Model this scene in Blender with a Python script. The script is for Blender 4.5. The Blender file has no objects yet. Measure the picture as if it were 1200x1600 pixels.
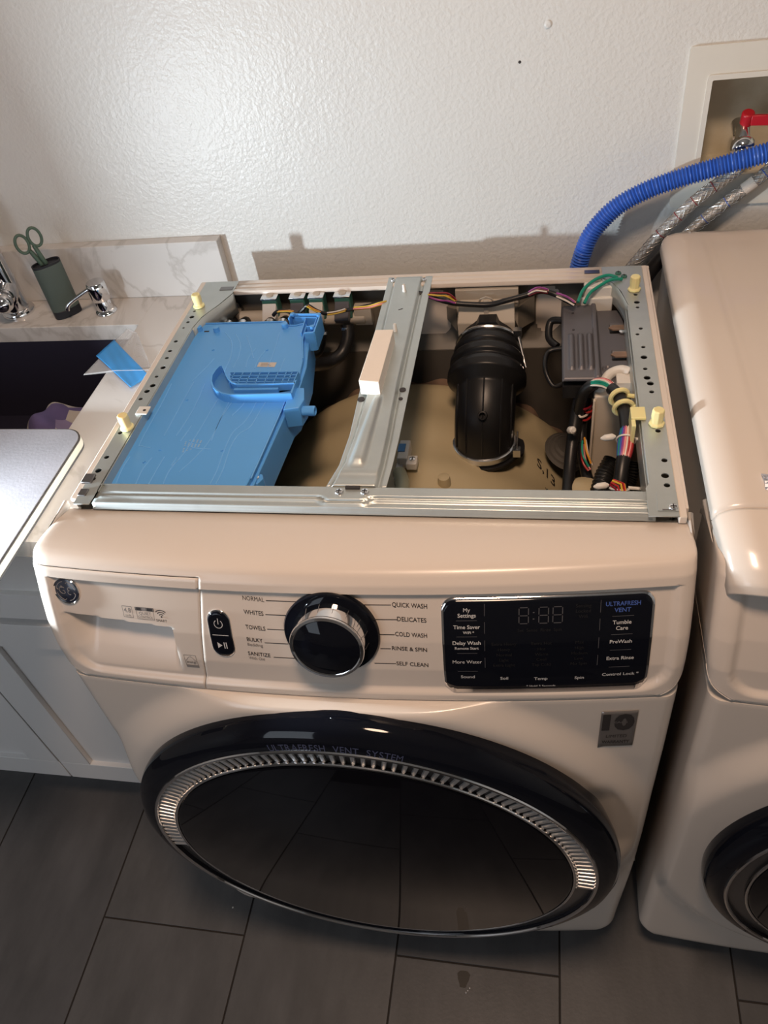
import bpy, bmesh, math, random
from mathutils import Vector, Matrix
random.seed(7)
C = bpy.context.scene.collection
scn = bpy.context.scene
PI = math.pi

# ------------------------------------------------------------------ camera
CAM = Vector((0.20188, -0.52174, 1.59195))
F_PX = 1223.84
RIGHT = Vector((0.98103101, 0.14979149, -0.12304744))
UP = Vector((-0.02024988, 0.71046784, 0.70343827))
FWD = Vector((-0.19279031, 0.68760306, -0.70002424))
cam_data = bpy.data.cameras.new('camera')
cam = bpy.data.objects.new('camera', cam_data)
C.objects.link(cam)
cam.matrix_world = Matrix(((RIGHT.x, UP.x, -FWD.x, CAM.x), (RIGHT.y, UP.y, -FWD.y, CAM.y),
                           (RIGHT.z, UP.z, -FWD.z, CAM.z), (0, 0, 0, 1)))
cam_data.sensor_fit = 'VERTICAL'
cam_data.sensor_height = 36.0
cam_data.lens = F_PX / 1600 * 36.0
cam_data.clip_start = 0.02
scn.camera = cam

# ------------------------------------------------------------------ world, lights, exposure
w = bpy.data.worlds.new('world'); scn.world = w; w.use_nodes = True
w.node_tree.nodes['Background'].inputs[0].default_value = (0.55, 0.5, 0.47, 1)
w.node_tree.nodes['Background'].inputs[1].default_value = 0.20

def lamp(name, kind, loc, target, power, col, **kw):
    d = bpy.data.lights.new(name, kind); d.energy = power; d.color = col
    for k, v in kw.items(): setattr(d, k, v)
    o = bpy.data.objects.new(name, d); C.objects.link(o); o.location = loc
    o.rotation_euler = (Vector(target) - Vector(loc)).to_track_quat('-Z', 'Y').to_euler()
    return o
# a small flat work light lying on the cutting board, facing along the worktop
lamp('work_light', 'AREA', (-0.680, -0.010, 1.000), (0.32, -0.120, 1.060), 12.3, (0.84, 0.94, 1.0), shape='DISK', size=0.035)
lamp('ceiling_light', 'AREA', (0.16, -0.36, 2.36), (0.14, -0.05, 0.0), 17, (1.0, 0.70, 0.50), shape='DISK', size=0.30)
lamp('left_daylight_fill', 'AREA', (-1.2, -2.0, 1.5), (-1.0, -0.5, 0.0), 12, (0.80, 0.89, 1.0), shape='RECTANGLE', size=0.8, size_y=1.4)  # unseen cool source, added to lift the left floor and cabinet
vs = scn.view_settings
scn.display_settings.display_device = 'sRGB'
vs.view_transform = 'Standard'; vs.look = 'None'; vs.gamma = 1.0; vs.exposure = 0.0
vs.use_curve_mapping = False

# ------------------------------------------------------------------ measuring helpers
def ray(u, v):
    return RIGHT * ((u - 600) / F_PX) + UP * (-(v - 800) / F_PX) + FWD
def at(u, v, ax, val):
    d = ray(u, v); return CAM + d * ((val - CAM[ax]) / d[ax])
def Zp(u, v, z): return at(u, v, 2, z)
def Yp(u, v, y): return at(u, v, 1, y)
def lerp(a, b, t): return a + (b - a) * t
def interp(x, xs, ys):
    if x <= xs[0]: return ys[0]
    for i in range(1, len(xs)):
        if x <= xs[i]: return lerp(ys[i-1], ys[i], (x - xs[i-1]) / (xs[i] - xs[i-1]))
    return ys[-1]
def sm(t):
    t = max(0.0, min(1.0, t)); return t * t * (3 - 2 * t)

# ------------------------------------------------------------------ materials
M = {}
def mat(name, col, rough=0.5, metal=0.0, coat=0.0, bump=None, vary=None, spec=0.5, trans=0.0, alpha=1.0, ior=1.45, aniso=0.0, sss=0.0):
    m = bpy.data.materials.new(name); m.use_nodes = True
    nt = m.node_tree; b = nt.nodes['Principled BSDF']
    b.inputs['Base Color'].default_value = (*col, 1)
    b.inputs['Roughness'].default_value = rough; b.inputs['Metallic'].default_value = metal
    b.inputs['Coat Weight'].default_value = coat; b.inputs['Coat Roughness'].default_value = 0.06
    b.inputs['Specular IOR Level'].default_value = spec
    b.inputs['Transmission Weight'].default_value = trans; b.inputs['Alpha'].default_value = alpha
    b.inputs['IOR'].default_value = ior; b.inputs['Anisotropic'].default_value = aniso
    if sss: b.inputs['Subsurface Weight'].default_value = sss; b.inputs['Subsurface Scale'].default_value = 0.01
    tc = nt.nodes.new('ShaderNodeTexCoord')
    if bump:
        scale, strength, dist, detail = bump
        n = nt.nodes.new('ShaderNodeTexNoise'); n.inputs['Scale'].default_value = scale; n.inputs['Detail'].default_value = detail
        nt.links.new(tc.outputs['Object'], n.inputs['Vector'])
        bp = nt.nodes.new('ShaderNodeBump'); bp.inputs['Strength'].default_value = strength; bp.inputs['Distance'].default_value = dist
        nt.links.new(n.outputs['Fac'], bp.inputs['Height']); nt.links.new(bp.outputs['Normal'], b.inputs['Normal'])
    if vary:
        scale, col2, lo, hi = vary
        n = nt.nodes.new('ShaderNodeTexNoise'); n.inputs['Scale'].default_value = scale; n.inputs['Detail'].default_value = 6; n.inputs['Roughness'].default_value = 0.6
        nt.links.new(tc.outputs['Object'], n.inputs['Vector'])
        r = nt.nodes.new('ShaderNodeValToRGB'); r.color_ramp.elements[0].position = lo; r.color_ramp.elements[1].position = hi
        r.color_ramp.elements[0].color = (*col, 1); r.color_ramp.elements[1].color = (*col2, 1)
        nt.links.new(n.outputs['Fac'], r.inputs['Fac']); nt.links.new(r.outputs['Color'], b.inputs['Base Color'])
    M[name] = m
    return m
mat('enamel', (0.67, 0.60, 0.535), 0.24, coat=0.2)
mat('console_white', (0.66, 0.585, 0.52), 0.30, coat=0.1)
mat('dryer_side', (0.72, 0.72, 0.71), 0.3)
mat('steel', (0.52, 0.56, 0.55), 0.40, 0.65, bump=(60, 0.12, 0.002, 4), vary=(9, (0.43, 0.47, 0.47), 0.35, 0.7))
mat('bright_steel', (0.72, 0.73, 0.74), 0.25, 1.0)
mat('chrome', (0.80, 0.80, 0.81), 0.07, 1.0)
mat('satin_grey', (0.22, 0.21, 0.21), 0.28, 0.9)
mat('fin_metal', (0.66, 0.65, 0.64), 0.35, 0.75)
mat('black_gloss', (0.005, 0.006, 0.010), 0.05, spec=0.25)
mat('door_glass', (0.003, 0.003, 0.005), 0.04, spec=0.28)
mat('black_rubber', (0.010, 0.010, 0.011), 0.38)
mat('black_plastic', (0.014, 0.014, 0.015), 0.30)
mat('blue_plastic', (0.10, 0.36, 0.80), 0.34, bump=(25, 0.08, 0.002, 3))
mat('blue_ridge_lit', (0.16, 0.44, 0.86), 0.30)  # paler copy of the box blue: light caught by raised ridges put into colour
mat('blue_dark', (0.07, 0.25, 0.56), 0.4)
mat('cream', (0.84, 0.76, 0.38), 0.4, sss=0.15)
mat('white_plastic', (0.70, 0.68, 0.64), 0.4)
mat('foam', (0.86, 0.80, 0.73), 0.85, bump=(300, 0.2, 0.001, 2))
mat('beige', (0.44, 0.395, 0.335), 0.5)
mat('beige_dark', (0.22, 0.195, 0.16), 0.55)
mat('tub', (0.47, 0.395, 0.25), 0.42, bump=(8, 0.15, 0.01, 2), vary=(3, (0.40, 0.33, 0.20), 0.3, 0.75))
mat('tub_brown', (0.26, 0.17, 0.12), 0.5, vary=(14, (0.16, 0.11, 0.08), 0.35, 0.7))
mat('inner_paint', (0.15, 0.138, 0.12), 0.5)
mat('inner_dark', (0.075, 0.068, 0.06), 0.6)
mat('module_grey', (0.115, 0.11, 0.12), 0.42, 0.25)
mat('green_coil', (0.05, 0.16, 0.13), 0.35)
mat('connector_grey', (0.10, 0.10, 0.115), 0.5)
mat('print_dark', (0.035, 0.03, 0.03), 0.5)
mat('print_grey', (0.24, 0.22, 0.21), 0.5)
mat('print_white', (0.62, 0.61, 0.60), 0.4)
mat('print_dim', (0.10, 0.10, 0.11), 0.35)
mat('print_faint', (0.016, 0.016, 0.018), 0.3)
mat('print_blue', (0.07, 0.13, 0.42), 0.4)
mat('print_door', (0.055, 0.065, 0.12), 0.35)
mat('sticker_metal', (0.26, 0.24, 0.23), 0.35, 0.6)
mat('logo_navy', (0.02, 0.025, 0.045), 0.25, coat=0.5)
mat('ink', (0.03, 0.025, 0.02), 0.6)
mat('label_paper', (0.55, 0.50, 0.45), 0.6)
mat('hose_blue', (0.035, 0.12, 0.52), 0.35)
mat('red_plastic', (0.42, 0.010, 0.020), 0.35)
mat('box_white', (0.66, 0.65, 0.60), 0.45, vary=(5, (0.60, 0.58, 0.52), 0.4, 0.8))
mat('box_inside', (0.62, 0.57, 0.45), 0.5, vary=(9, (0.42, 0.35, 0.22), 0.5, 0.8))
mat('grime', (0.06, 0.04, 0.02), 0.8)
mat('cabinet_paint', (0.72, 0.71, 0.70), 0.42)
mat('cabinet_inside', (0.10, 0.10, 0.10), 0.7)
mat('sink_navy', (0.026, 0.025, 0.045), 0.40)
mat('holder_green', (0.085, 0.115, 0.105), 0.5)
mat('holder_black', (0.016, 0.018, 0.026), 0.45)
mat('scissor_green', (0.075, 0.125, 0.095), 0.4)
mat('board_grey', (0.22, 0.22, 0.24), 0.55, vary=(6, (0.30, 0.29, 0.32), 0.3, 0.75), bump=(220, 0.25, 0.001, 3))
mat('board_cream', (0.80, 0.77, 0.66), 0.5)
mat('board_edge', (0.10, 0.10, 0.10), 0.5)
mat('film_blue', (0.06, 0.36, 0.85), 0.25, alpha=0.82)
mat('film_clear', (0.75, 0.77, 0.80), 0.15, alpha=0.33)
mat('ribbed_black', (0.012, 0.012, 0.012), 0.3)
mat('droplet', (0.9, 0.9, 0.9), 0.05, trans=0.6)
mat('wet_patch', (0.030, 0.026, 0.022), 0.40)
mat('silver_foil', (0.70, 0.72, 0.80), 0.2, 0.8)
WIRE = {}
for n, c in dict(red=(0.40, 0.02, 0.02), pink=(0.75, 0.28, 0.28), white=(0.72, 0.66, 0.58), orange=(0.65, 0.28, 0.03),
                 yellow=(0.62, 0.42, 0.05), purple=(0.28, 0.05, 0.25), blue=(0.04, 0.10, 0.42), green=(0.01, 0.26, 0.18),
                 maroon=(0.22, 0.01, 0.02), grey=(0.4, 0.4, 0.4)).items():
    WIRE[n] = mat('wire_' + n, c, 0.35)

def wall_material():
    m = mat('wall_paint', (0.65, 0.66, 0.65), 0.32)
    nt = m.node_tree; b = nt.nodes['Principled BSDF']; tc = nt.nodes['Texture Coordinate']
    n1 = nt.nodes.new('ShaderNodeTexNoise'); n1.inputs['Scale'].default_value = 150; n1.inputs['Detail'].default_value = 4; n1.inputs['Roughness'].default_value = 0.55
    n2 = nt.nodes.new('ShaderNodeTexNoise'); n2.inputs['Scale'].default_value = 9; n2.inputs['Detail'].default_value = 3
    mul = nt.nodes.new('ShaderNodeMath'); mul.operation = 'MULTIPLY_ADD'; mul.inputs[1].default_value = 1.6
    nt.links.new(tc.outputs['Object'], n1.inputs['Vector']); nt.links.new(tc.outputs['Object'], n2.inputs['Vector'])
    nt.links.new(n2.outputs['Fac'], mul.inputs[0]); nt.links.new(n1.outputs['Fac'], mul.inputs[2])
    bp = nt.nodes.new('ShaderNodeBump'); bp.inputs['Strength'].default_value = 0.55; bp.inputs['Distance'].default_value = 0.0024
    nt.links.new(mul.outputs[0], bp.inputs['Height']); nt.links.new(bp.outputs['Normal'], b.inputs['Normal'])
wall_material()

def marble_material():
    m = mat('marble', (0.72, 0.71, 0.70), 0.22, coat=0.1)
    nt = m.node_tree; b = nt.nodes['Principled BSDF']; tc = nt.nodes['Texture Coordinate']
    n = nt.nodes.new('ShaderNodeTexNoise'); n.inputs['Scale'].default_value = 4.2; n.inputs['Detail'].default_value = 9; n.inputs['Distortion'].default_value = 1.4
    s = nt.nodes.new('ShaderNodeMath'); s.operation = 'SUBTRACT'; s.inputs[1].default_value = 0.5
    a = nt.nodes.new('ShaderNodeMath'); a.operation = 'ABSOLUTE'
    r = nt.nodes.new('ShaderNodeValToRGB')
    r.color_ramp.elements[0].position = 0.0; r.color_ramp.elements[0].color = (0.60, 0.585, 0.57, 1)
    r.color_ramp.elements[1].position = 0.03; r.color_ramp.elements[1].color = (0.74, 0.73, 0.72, 1)
    n3 = nt.nodes.new('ShaderNodeTexNoise'); n3.inputs['Scale'].default_value = 3.0
    mx = nt.nodes.new('ShaderNodeMixRGB'); mx.blend_type = 'MULTIPLY'; mx.inputs['Fac'].default_value = 0.35
    nt.links.new(tc.outputs['Object'], n.inputs['Vector']); nt.links.new(n.outputs['Fac'], s.inputs[0]); nt.links.new(s.outputs[0], a.inputs[0])
    nt.links.new(a.outputs[0], r.inputs['Fac']); nt.links.new(tc.outputs['Object'], n3.inputs['Vector'])
    nt.links.new(r.outputs['Color'], mx.inputs['Color1']); nt.links.new(n3.outputs['Fac'], mx.inputs['Color2'])
    nt.links.new(mx.outputs['Color'], b.inputs['Base Color'])
marble_material()

def tile_material(name, base):
    m = mat(name, base, 0.42, bump=(140, 0.2, 0.001, 4))
    nt = m.node_tree; b = nt.nodes['Principled BSDF']; tc = nt.nodes['Texture Coordinate']
    mp = nt.nodes.new('ShaderNodeMapping'); mp.inputs['Scale'].default_value = (7, 2.4, 3)
    n = nt.nodes.new('ShaderNodeTexNoise'); n.inputs['Scale'].default_value = 1.6; n.inputs['Detail'].default_value = 8; n.inputs['Roughness'].default_value = 0.62
    r = nt.nodes.new('ShaderNodeValToRGB')
    r.color_ramp.elements[0].position = 0.3; r.color_ramp.elements[0].color = (base[0]*0.75, base[1]*0.75, base[2]*0.75, 1)
    r.color_ramp.elements[1].position = 0.72; r.color_ramp.elements[1].color = (base[0]*1.3, base[1]*1.3, base[2]*1.3, 1)
    nt.links.new(tc.outputs['Object'], mp.inputs['Vector']); nt.links.new(mp.outputs['Vector'], n.inputs['Vector'])
    nt.links.new(n.outputs['Fac'], r.inputs['Fac']); nt.links.new(r.outputs['Color'], b.inputs['Base Color'])
tile_material('tile_a', (0.098, 0.096, 0.097)); tile_material('tile_b', (0.090, 0.088, 0.090)); tile_material('tile_c', (0.104, 0.101, 0.101))
mat('grout', (0.035, 0.030, 0.027), 0.9)

def braid_material():
    m = mat('braid', (0.46, 0.45, 0.43), 0.40, 0.8)
    nt = m.node_tree; b = nt.nodes['Principled BSDF']; tc = nt.nodes['Texture Coordinate']
    v = nt.nodes.new('ShaderNodeTexVoronoi'); v.inputs['Scale'].default_value = 900
    bp = nt.nodes.new('ShaderNodeBump'); bp.inputs['Strength'].default_value = 0.25; bp.inputs['Distance'].default_value = 0.0006
    nt.links.new(tc.outputs['Object'], v.inputs['Vector']); nt.links.new(v.outputs['Distance'], bp.inputs['Height'])
    nt.links.new(bp.outputs['Normal'], b.inputs['Normal'])
braid_material()

def cloth_material():
    m = mat('cloth_pattern', (0.45, 0.42, 0.40), 0.9)
    nt = m.node_tree; b = nt.nodes['Principled BSDF']; tc = nt.nodes['Texture Coordinate']
    v = nt.nodes.new('ShaderNodeTexVoronoi'); v.inputs['Scale'].default_value = 30
    r = nt.nodes.new('ShaderNodeValToRGB'); r.color_ramp.interpolation = 'CONSTANT'
    r.color_ramp.elements[0].color = (0.10, 0.08, 0.20, 1); r.color_ramp.elements[1].position = 0.42; r.color_ramp.elements[1].color = (0.42, 0.39, 0.36, 1)
    e = r.color_ramp.elements.new(0.75); e.color = (0.22, 0.18, 0.32, 1)
    nt.links.new(tc.outputs['Object'], v.inputs['Vector']); nt.links.new(v.outputs['Color'], r.inputs['Fac']); nt.links.new(r.outputs['Color'], b.inputs['Base Color'])
cloth_material()

# ------------------------------------------------------------------ mesh helpers
class MB:
    def __init__(s): s.v = []; s.f = []
    def add(s, vs, fs):
        o = len(s.v); s.v += [tuple(v) for v in vs]; s.f += [tuple(i + o for i in f) for f in fs]; return s
    def box(s, a, b, rot=0.0, piv=None):
        x0, y0, z0 = a; x1, y1, z1 = b
        vs = [Vector(p) for p in ((x0,y0,z0),(x1,y0,z0),(x1,y1,z0),(x0,y1,z0),(x0,y0,z1),(x1,y0,z1),(x1,y1,z1),(x0,y1,z1))]
        if rot:
            c = Vector(piv) if piv else (vs[0] + vs[6]) / 2; R = Matrix.Rotation(rot, 3, 'Z'); vs = [c + R @ (v - c) for v in vs]
        return s.add(vs, [(0,3,2,1),(4,5,6,7),(0,1,5,4),(1,2,6,5),(2,3,7,6),(3,0,4,7)])
    def tube(s, pts, r, n=12, caps=True):
        pts = [Vector(p) for p in pts]; k = len(pts)
        rs = list(r) if hasattr(r, '__len__') else [r] * k
        tans = [(pts[min(i+1, k-1)] - pts[max(i-1, 0)]).normalized() for i in range(k)]
        ref = Vector((0, 0, 1)) if abs(tans[0].z) < 0.9 else Vector((1, 0, 0))
        nrm = tans[0].cross(ref).normalized(); o = len(s.v)
        for i in range(k):
            nrm = (nrm - tans[i] * nrm.dot(tans[i])).normalized(); bi = tans[i].cross(nrm)
            for j in range(n):
                a = 2 * PI * j / n; s.v.append(tuple(pts[i] + (nrm * math.cos(a) + bi * math.sin(a)) * rs[i]))
        for i in range(k - 1):
            for j in range(n):
                s.f.append((o+i*n+j, o+(i+1)*n+j, o+(i+1)*n+(j+1)%n, o+i*n+(j+1)%n))
        if caps:
            s.f.append(tuple(o + j for j in range(n))); s.f.append(tuple(o + (k-1)*n + j for j in reversed(range(n))))
        return s
    def lathe(s, prof, origin=(0, 0, 0), axis=(0, 0, 1), n=32, ecc=(1, 1), rot=0, closed=False):
        ax = Vector(axis).normalized(); q = Vector((0, 0, 1)).rotation_difference(ax)
        o = len(s.v); org = Vector(origin)
        for r, h in prof:
            for j in range(n):
                a = 2 * PI * j / n; p = Vector((r * math.cos(a) * ecc[0], r * math.sin(a) * ecc[1], h))
                if rot: p = Matrix.Rotation(rot, 3, 'Z') @ p
                s.v.append(tuple(org + q @ p))
        k = len(prof)
        for i in range(k if closed else k - 1):
            for j in range(n):
                i2 = (i + 1) % k
                s.f.append((o+i*n+j, o+i*n+(j+1)%n, o+i2*n+(j+1)%n, o+i2*n+j))
        if not closed:
            if prof[0][0] > 1e-6: s.f.append(tuple(o + j for j in reversed(range(n))))
            if prof[-1][0] > 1e-6: s.f.append(tuple(o + (k-1)*n + j for j in range(n)))
        return s
    def grid(s, fn, nu, nv):
        o = len(s.v)
        for i in range(nu + 1):
            for j in range(nv + 1): s.v.append(tuple(fn(i / nu, j / nv)))
        for i in range(nu):
            for j in range(nv):
                a = o + i*(nv+1) + j; s.f.append((a, a + nv + 1, a + nv + 2, a + 1))
        return s
    def prism(s, pts, z0, z1, fn=lambda x, y, z: (x, y, z)):
        n = len(pts); vs = [fn(p[0], p[1], z0) for p in pts] + [fn(p[0], p[1], z1) for p in pts]
        return s.add(vs, [tuple(reversed(range(n))), tuple(range(n, 2*n))] + [(i, (i+1) % n, n + (i+1) % n, n + i) for i in range(n)])
    def build(s, name, m, parent=None, bevel=0, seg=2, smooth=True, solid=0, auto=40, sub=0):
        me = bpy.data.meshes.new(name); me.from_pydata(s.v, [], s.f); me.validate()
        bm = bmesh.new(); bm.from_mesh(me); bmesh.ops.remove_doubles(bm, verts=bm.verts, dist=1e-6)
        bmesh.ops.recalc_face_normals(bm, faces=bm.faces); bm.to_mesh(me); bm.free()
        return link(name, me, m, parent, bevel, seg, smooth, solid, auto, sub)
def link(name, me, m, parent=None, bevel=0, seg=2, smooth=True, solid=0, auto=40, sub=0):
    me.materials.clear(); me.materials.append(M[m] if isinstance(m, str) else m)
    o = bpy.data.objects.new(name, me); C.objects.link(o)
    if solid:
        md = o.modifiers.new('solidify', 'SOLIDIFY'); md.thickness = abs(solid); md.offset = -1 if solid > 0 else 1
    if bevel:
        md = o.modifiers.new('bevel', 'BEVEL'); md.width = bevel; md.segments = seg; md.limit_method = 'ANGLE'; md.angle_limit = math.radians(35)
    if sub:
        md = o.modifiers.new('sub', 'SUBSURF'); md.levels = sub; md.render_levels = sub
    if smooth:
        bm = bmesh.new(); bm.from_mesh(me)
        for f in bm.faces: f.smooth = True
        for e in bm.edges:
            e.smooth = not (len(e.link_faces) == 2 and e.calc_face_angle(0) > math.radians(auto))
        bm.to_mesh(me); bm.free()
    if parent: attach(o, parent)
    return o
def world_of(o):
    if not o.parent: return o.matrix_basis.copy()
    return world_of(o.parent) @ o.matrix_parent_inverse @ o.matrix_basis
def attach(o, parent):
    o.parent = parent; o.matrix_parent_inverse = world_of(parent).inverted()
def thing(name, label, cat, loc, group=None):
    o = bpy.data.objects.new(name, None); C.objects.link(o); o.location = loc; o.empty_display_size = 0.05
    o['label'] = label; o['category'] = cat
    if group: o['group'] = group
    return o
def tag(o, label, cat, group=None):
    o['label'] = label; o['category'] = cat
    if group: o['group'] = group
    return o
def struct(o): o['kind'] = 'structure'; return o
def lab(o, s): o['label'] = s; return o

def catmull(pts, per=8, closed=False):
    pts = [Vector(p) for p in pts]; n = len(pts); out = []
    rng = range(n) if closed else range(n - 1)
    g = (lambda i: pts[i % n]) if closed else (lambda i: pts[max(0, min(n - 1, i))])
    for i in rng:
        p0, p1, p2, p3 = g(i-1), g(i), g(i+1), g(i+2)
        for k in range(per):
            t = k / per
            out.append(0.5 * ((2*p1) + (-p0+p2)*t + (2*p0-5*p1+4*p2-p3)*t*t + (-p0+3*p1-3*p2+p3)*t**3))
    if not closed: out.append(pts[-1])
    return out
def rrect(x0, y0, x1, y1, r, n=5):
    out = []
    for cx, cy, a0 in ((x1-r, y0+r, -90), (x1-r, y1-r, 0), (x0+r, y1-r, 90), (x0+r, y0+r, 180)):
        for k in range(n + 1):
            a = math.radians(a0 + 90 * k / n); out.append((cx + r*math.cos(a), cy + r*math.sin(a)))
    return out
def circ(cx, cy, r, n=12): return [(cx + r*math.cos(2*PI*k/n), cy + r*math.sin(2*PI*k/n)) for k in range(n)]
def curve_mesh(splines, extrude):
    cu = bpy.data.curves.new('tmp', 'CURVE'); cu.dimensions = '2D'; cu.fill_mode = 'BOTH'; cu.extrude = extrude
    for pts in splines:
        sp = cu.splines.new('POLY'); sp.points.add(len(pts) - 1)
        for i, q in enumerate(pts): sp.points[i].co = (q[0], q[1], 0, 1)
        sp.use_cyclic_u = True
    o = bpy.data.objects.new('tmp', cu)
    me = bpy.data.meshes.new_from_object(o); bpy.data.objects.remove(o); bpy.data.curves.remove(cu)
    return me
def plate(name, outline, holes, ztop, th, m, parent, bevel=0):
    me = curve_mesh([outline] + holes, th / 2); me.transform(Matrix.Translation((0, 0, ztop - th / 2)))
    return link(name, me, m, parent, bevel, smooth=False)

_tc = {}
def text2d(s, res=3, bold=0.010):
    if (s, bold) in _tc: return _tc[(s, bold)]
    cu = bpy.data.curves.new('t', 'FONT'); cu.body = s; cu.size = 1; cu.resolution_u = res; cu.offset = 0.0 if 'M' in s else bold
    o = bpy.data.objects.new('t', cu); me = bpy.data.meshes.new_from_object(o)
    vs = [(v.co.x, v.co.y) for v in me.vertices]; fs = [tuple(p.vertices) for p in me.polygons]
    bpy.data.objects.remove(o); bpy.data.curves.remove(cu); bpy.data.meshes.remove(me)
    xs = [v[0] for v in vs]; ys = [v[1] for v in vs]
    x0, x1, y0 = min(xs), max(xs), min(0, min(ys) * 0)
    vs = [((x - x0), y) for x, y in vs]
    _tc[(s, bold)] = (vs, fs, x1 - x0, max(ys)); return _tc[(s, bold)]

# ================================================================== SETTING
YW = 0.7076
wb = MB()
wb.grid(lambda a, b: (lerp(-2.2, 2.0, a), YW, lerp(0, 2.4, b)), 4, 4)
wall_back = MB()
X0, X1, Zb0, Zb1 = 0.4235, 0.592, 1.070, 1.203          # opening of the supply box
for a, b in (((-2.2, YW, 0), (X0, YW + 0.10, 2.4)), ((X1, YW, 0), (2.0, YW + 0.10, 2.4)), ((X0, YW, 0), (X1, YW + 0.10, Zb0)), ((X0, YW, Zb1), (X1, YW + 0.10, 2.4))):
    wall_back.box(a, b)
wall = struct(wall_back.build('wall_back', 'wall_paint', smooth=False))
nb = MB().lathe([(0.0045, 0), (0.0050, -0.0012), (0.0030, -0.0022), (0.0012, -0.0022)], (0.2017, YW, 1.2873), (0, 1, 0), 14)
nb.build('paint_blob', 'wall_paint', wall)
MB().lathe([(0.0022, 0), (0.0018, -0.0006)], (0.1641, YW, 1.2442), (0, 1, 0), 8).build('nail_mark', 'print_dark', wall)
struct(MB().box((-2.3, -2.6, 0), (-2.2, YW + 0.1, 2.4)).build('wall_left', 'wall_paint', smooth=False))
struct(MB().box((2.0, -2.6, 0), (2.1, YW + 0.1, 2.4)).build('wall_right', 'wall_paint', smooth=False))
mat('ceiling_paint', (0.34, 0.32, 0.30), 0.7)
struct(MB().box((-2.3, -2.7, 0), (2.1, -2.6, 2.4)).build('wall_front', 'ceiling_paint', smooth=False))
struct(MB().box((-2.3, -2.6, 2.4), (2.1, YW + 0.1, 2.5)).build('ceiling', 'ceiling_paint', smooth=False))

# floor and tiles
floor = struct(MB().box((-2.2, -2.6, -0.05), (2.0, YW, -0.0025)).build('floor', 'grout', smooth=False))
TW, T0, TY = 0.2956, -0.6302, -0.105; TL = 0.60
g = 0.0016
tm = {}
for i in range(3):
    mb_ = MB().box((g, g, -0.0025), (TW - g, TL - g, 0))
    ob = mb_.build('tile', 'tile_' + 'abc'[i], None, smooth=False, bevel=0.0006, seg=1); tm[i] = ob
used = set()
for k in range(-3, 6):
    off = 0.0 if k % 2 == 0 else TL / 2
    for r in range(-2, 2):
        i = (k * 7 + r * 3 + 5) % 3
        if i in used:
            o = tm[i].copy(); C.objects.link(o)
        else:
            o = tm[i]; used.add(i)
        o.location = (T0 + k * TW, TY + off + r * TL, 0)
        attach(o, floor); o.name = 'tile'
# small dark wet mark with droplets
P = Zp(724, 1530, 0)
wet = MB().prism([(P.x + 0.010*math.cos(a) * (1 + 0.3*math.sin(3*a)), P.y + 0.017*math.sin(a) * (1 + 0.2*math.cos(2*a))) for a in [2*PI*k/14 for k in range(14)]], 0.0, 0.0006)
wt = thing('water_spot', 'small dark wet spot with shiny droplets on the floor tiles below the washer door', 'water', (P.x, P.y, 0))
wet.build('puddle', 'wet_patch', wt)
for (u, v) in ((734, 1544), (731, 1548), (728, 1551)):
    q = Zp(u, v, 0.001); MB().lathe([(0.0014, -0.0004), (0.0013, 0.0008), (0.0006, 0.0014), (0.0001, 0.0015)], (q.x, q.y, 0.001), n=10).build('droplet', 'droplet', wt)
P = Zp(364, 1418, 0)
tag(MB().lathe([(0.0018, 0), (0.0016, 0.0012), (0.0002, 0.0018)], (P.x, P.y, 0), n=8).build('crumb', 'white_plastic'), 'tiny pale crumb on the dark floor tiles left of the washer door', 'crumb')

# ================================================================== FRONT SURFACE (washer and dryer)
ZT = [0.03, 0.70, 0.826, 0.83, 0.87, 0.907, 0.936, 0.965, 0.975, 0.983]
YT = [-0.050, -0.050, -0.046, -0.047, -0.042, -0.032, -0.021, -0.009, -0.005, 0.002]
def bow(x): return -0.02 * (1 - min(1.0, (x / 0.355) ** 2)) + 0.011 * x / 0.355
def FS(x, z): return interp(z, ZT, YT) + bow(x)
RC = 0.015
def columns(step):
    n = int(round(2 * (0.355 - RC) / step)); cols = []
    arc = [(0.355 - RC + RC * math.sin(a), RC * (1 - math.cos(a))) for a in [math.radians(d) for d in (11.25, 22.5, 33.75, 45, 56.25, 67.5, 78.75, 90)]]
    cols += [(-x, e, 0) for x, e in reversed(arc)]
    cols += [(-(0.355 - RC) + 2 * (0.355 - RC) * i / n, 0, 0) for i in range(n + 1)]
    cols += [(x, e, 0) for x, e in arc]
    return [(-0.355, RC, 1)] + cols + [(0.355, RC, 1)]
def sdr(x, z, x0, x1, z0, z1, r):
    dx = abs(x - (x0+x1)/2) - (x1-x0)/2 + r; dz = abs(z - (z0+z1)/2) - (z1-z0)/2 + r
    return math.hypot(max(dx, 0), max(dz, 0)) + min(max(dx, dz), 0) - r
def recess(x, z):
    r = 0.042 if z < 0.90 else 0.012
    side = sm((0.3420 - abs(x)) / 0.0060)
    if z > 0.95: return 0.0060 * sm((0.966 - z) / 0.0010) * side
    d = -sdr(x, z, -0.3420, 0.3420, 0.8365, 1.1, 0.034)
    return 0.0060 * min(1.0, max(0.0, d / 0.0058))
def pocket(x, z):
    if not (-0.345 < x < -0.19 and 0.835 < z < 0.925): return 0
    t = max(0.0, (z - 0.846) / 0.066)
    top = 1 - sm((z - 0.9095 - 0.0065 * (-(x + 0.2) / 0.13)) / 0.003)
    lft = sm((x + 0.338) / 0.028); rgt = 1 - sm((x + 0.206) / 0.006)
    return 0.037 * min(1, t) ** 1.25 * top * lft * rgt
def seam_x(z): return -0.155 - (0.975 - z) * 0.145

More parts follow.
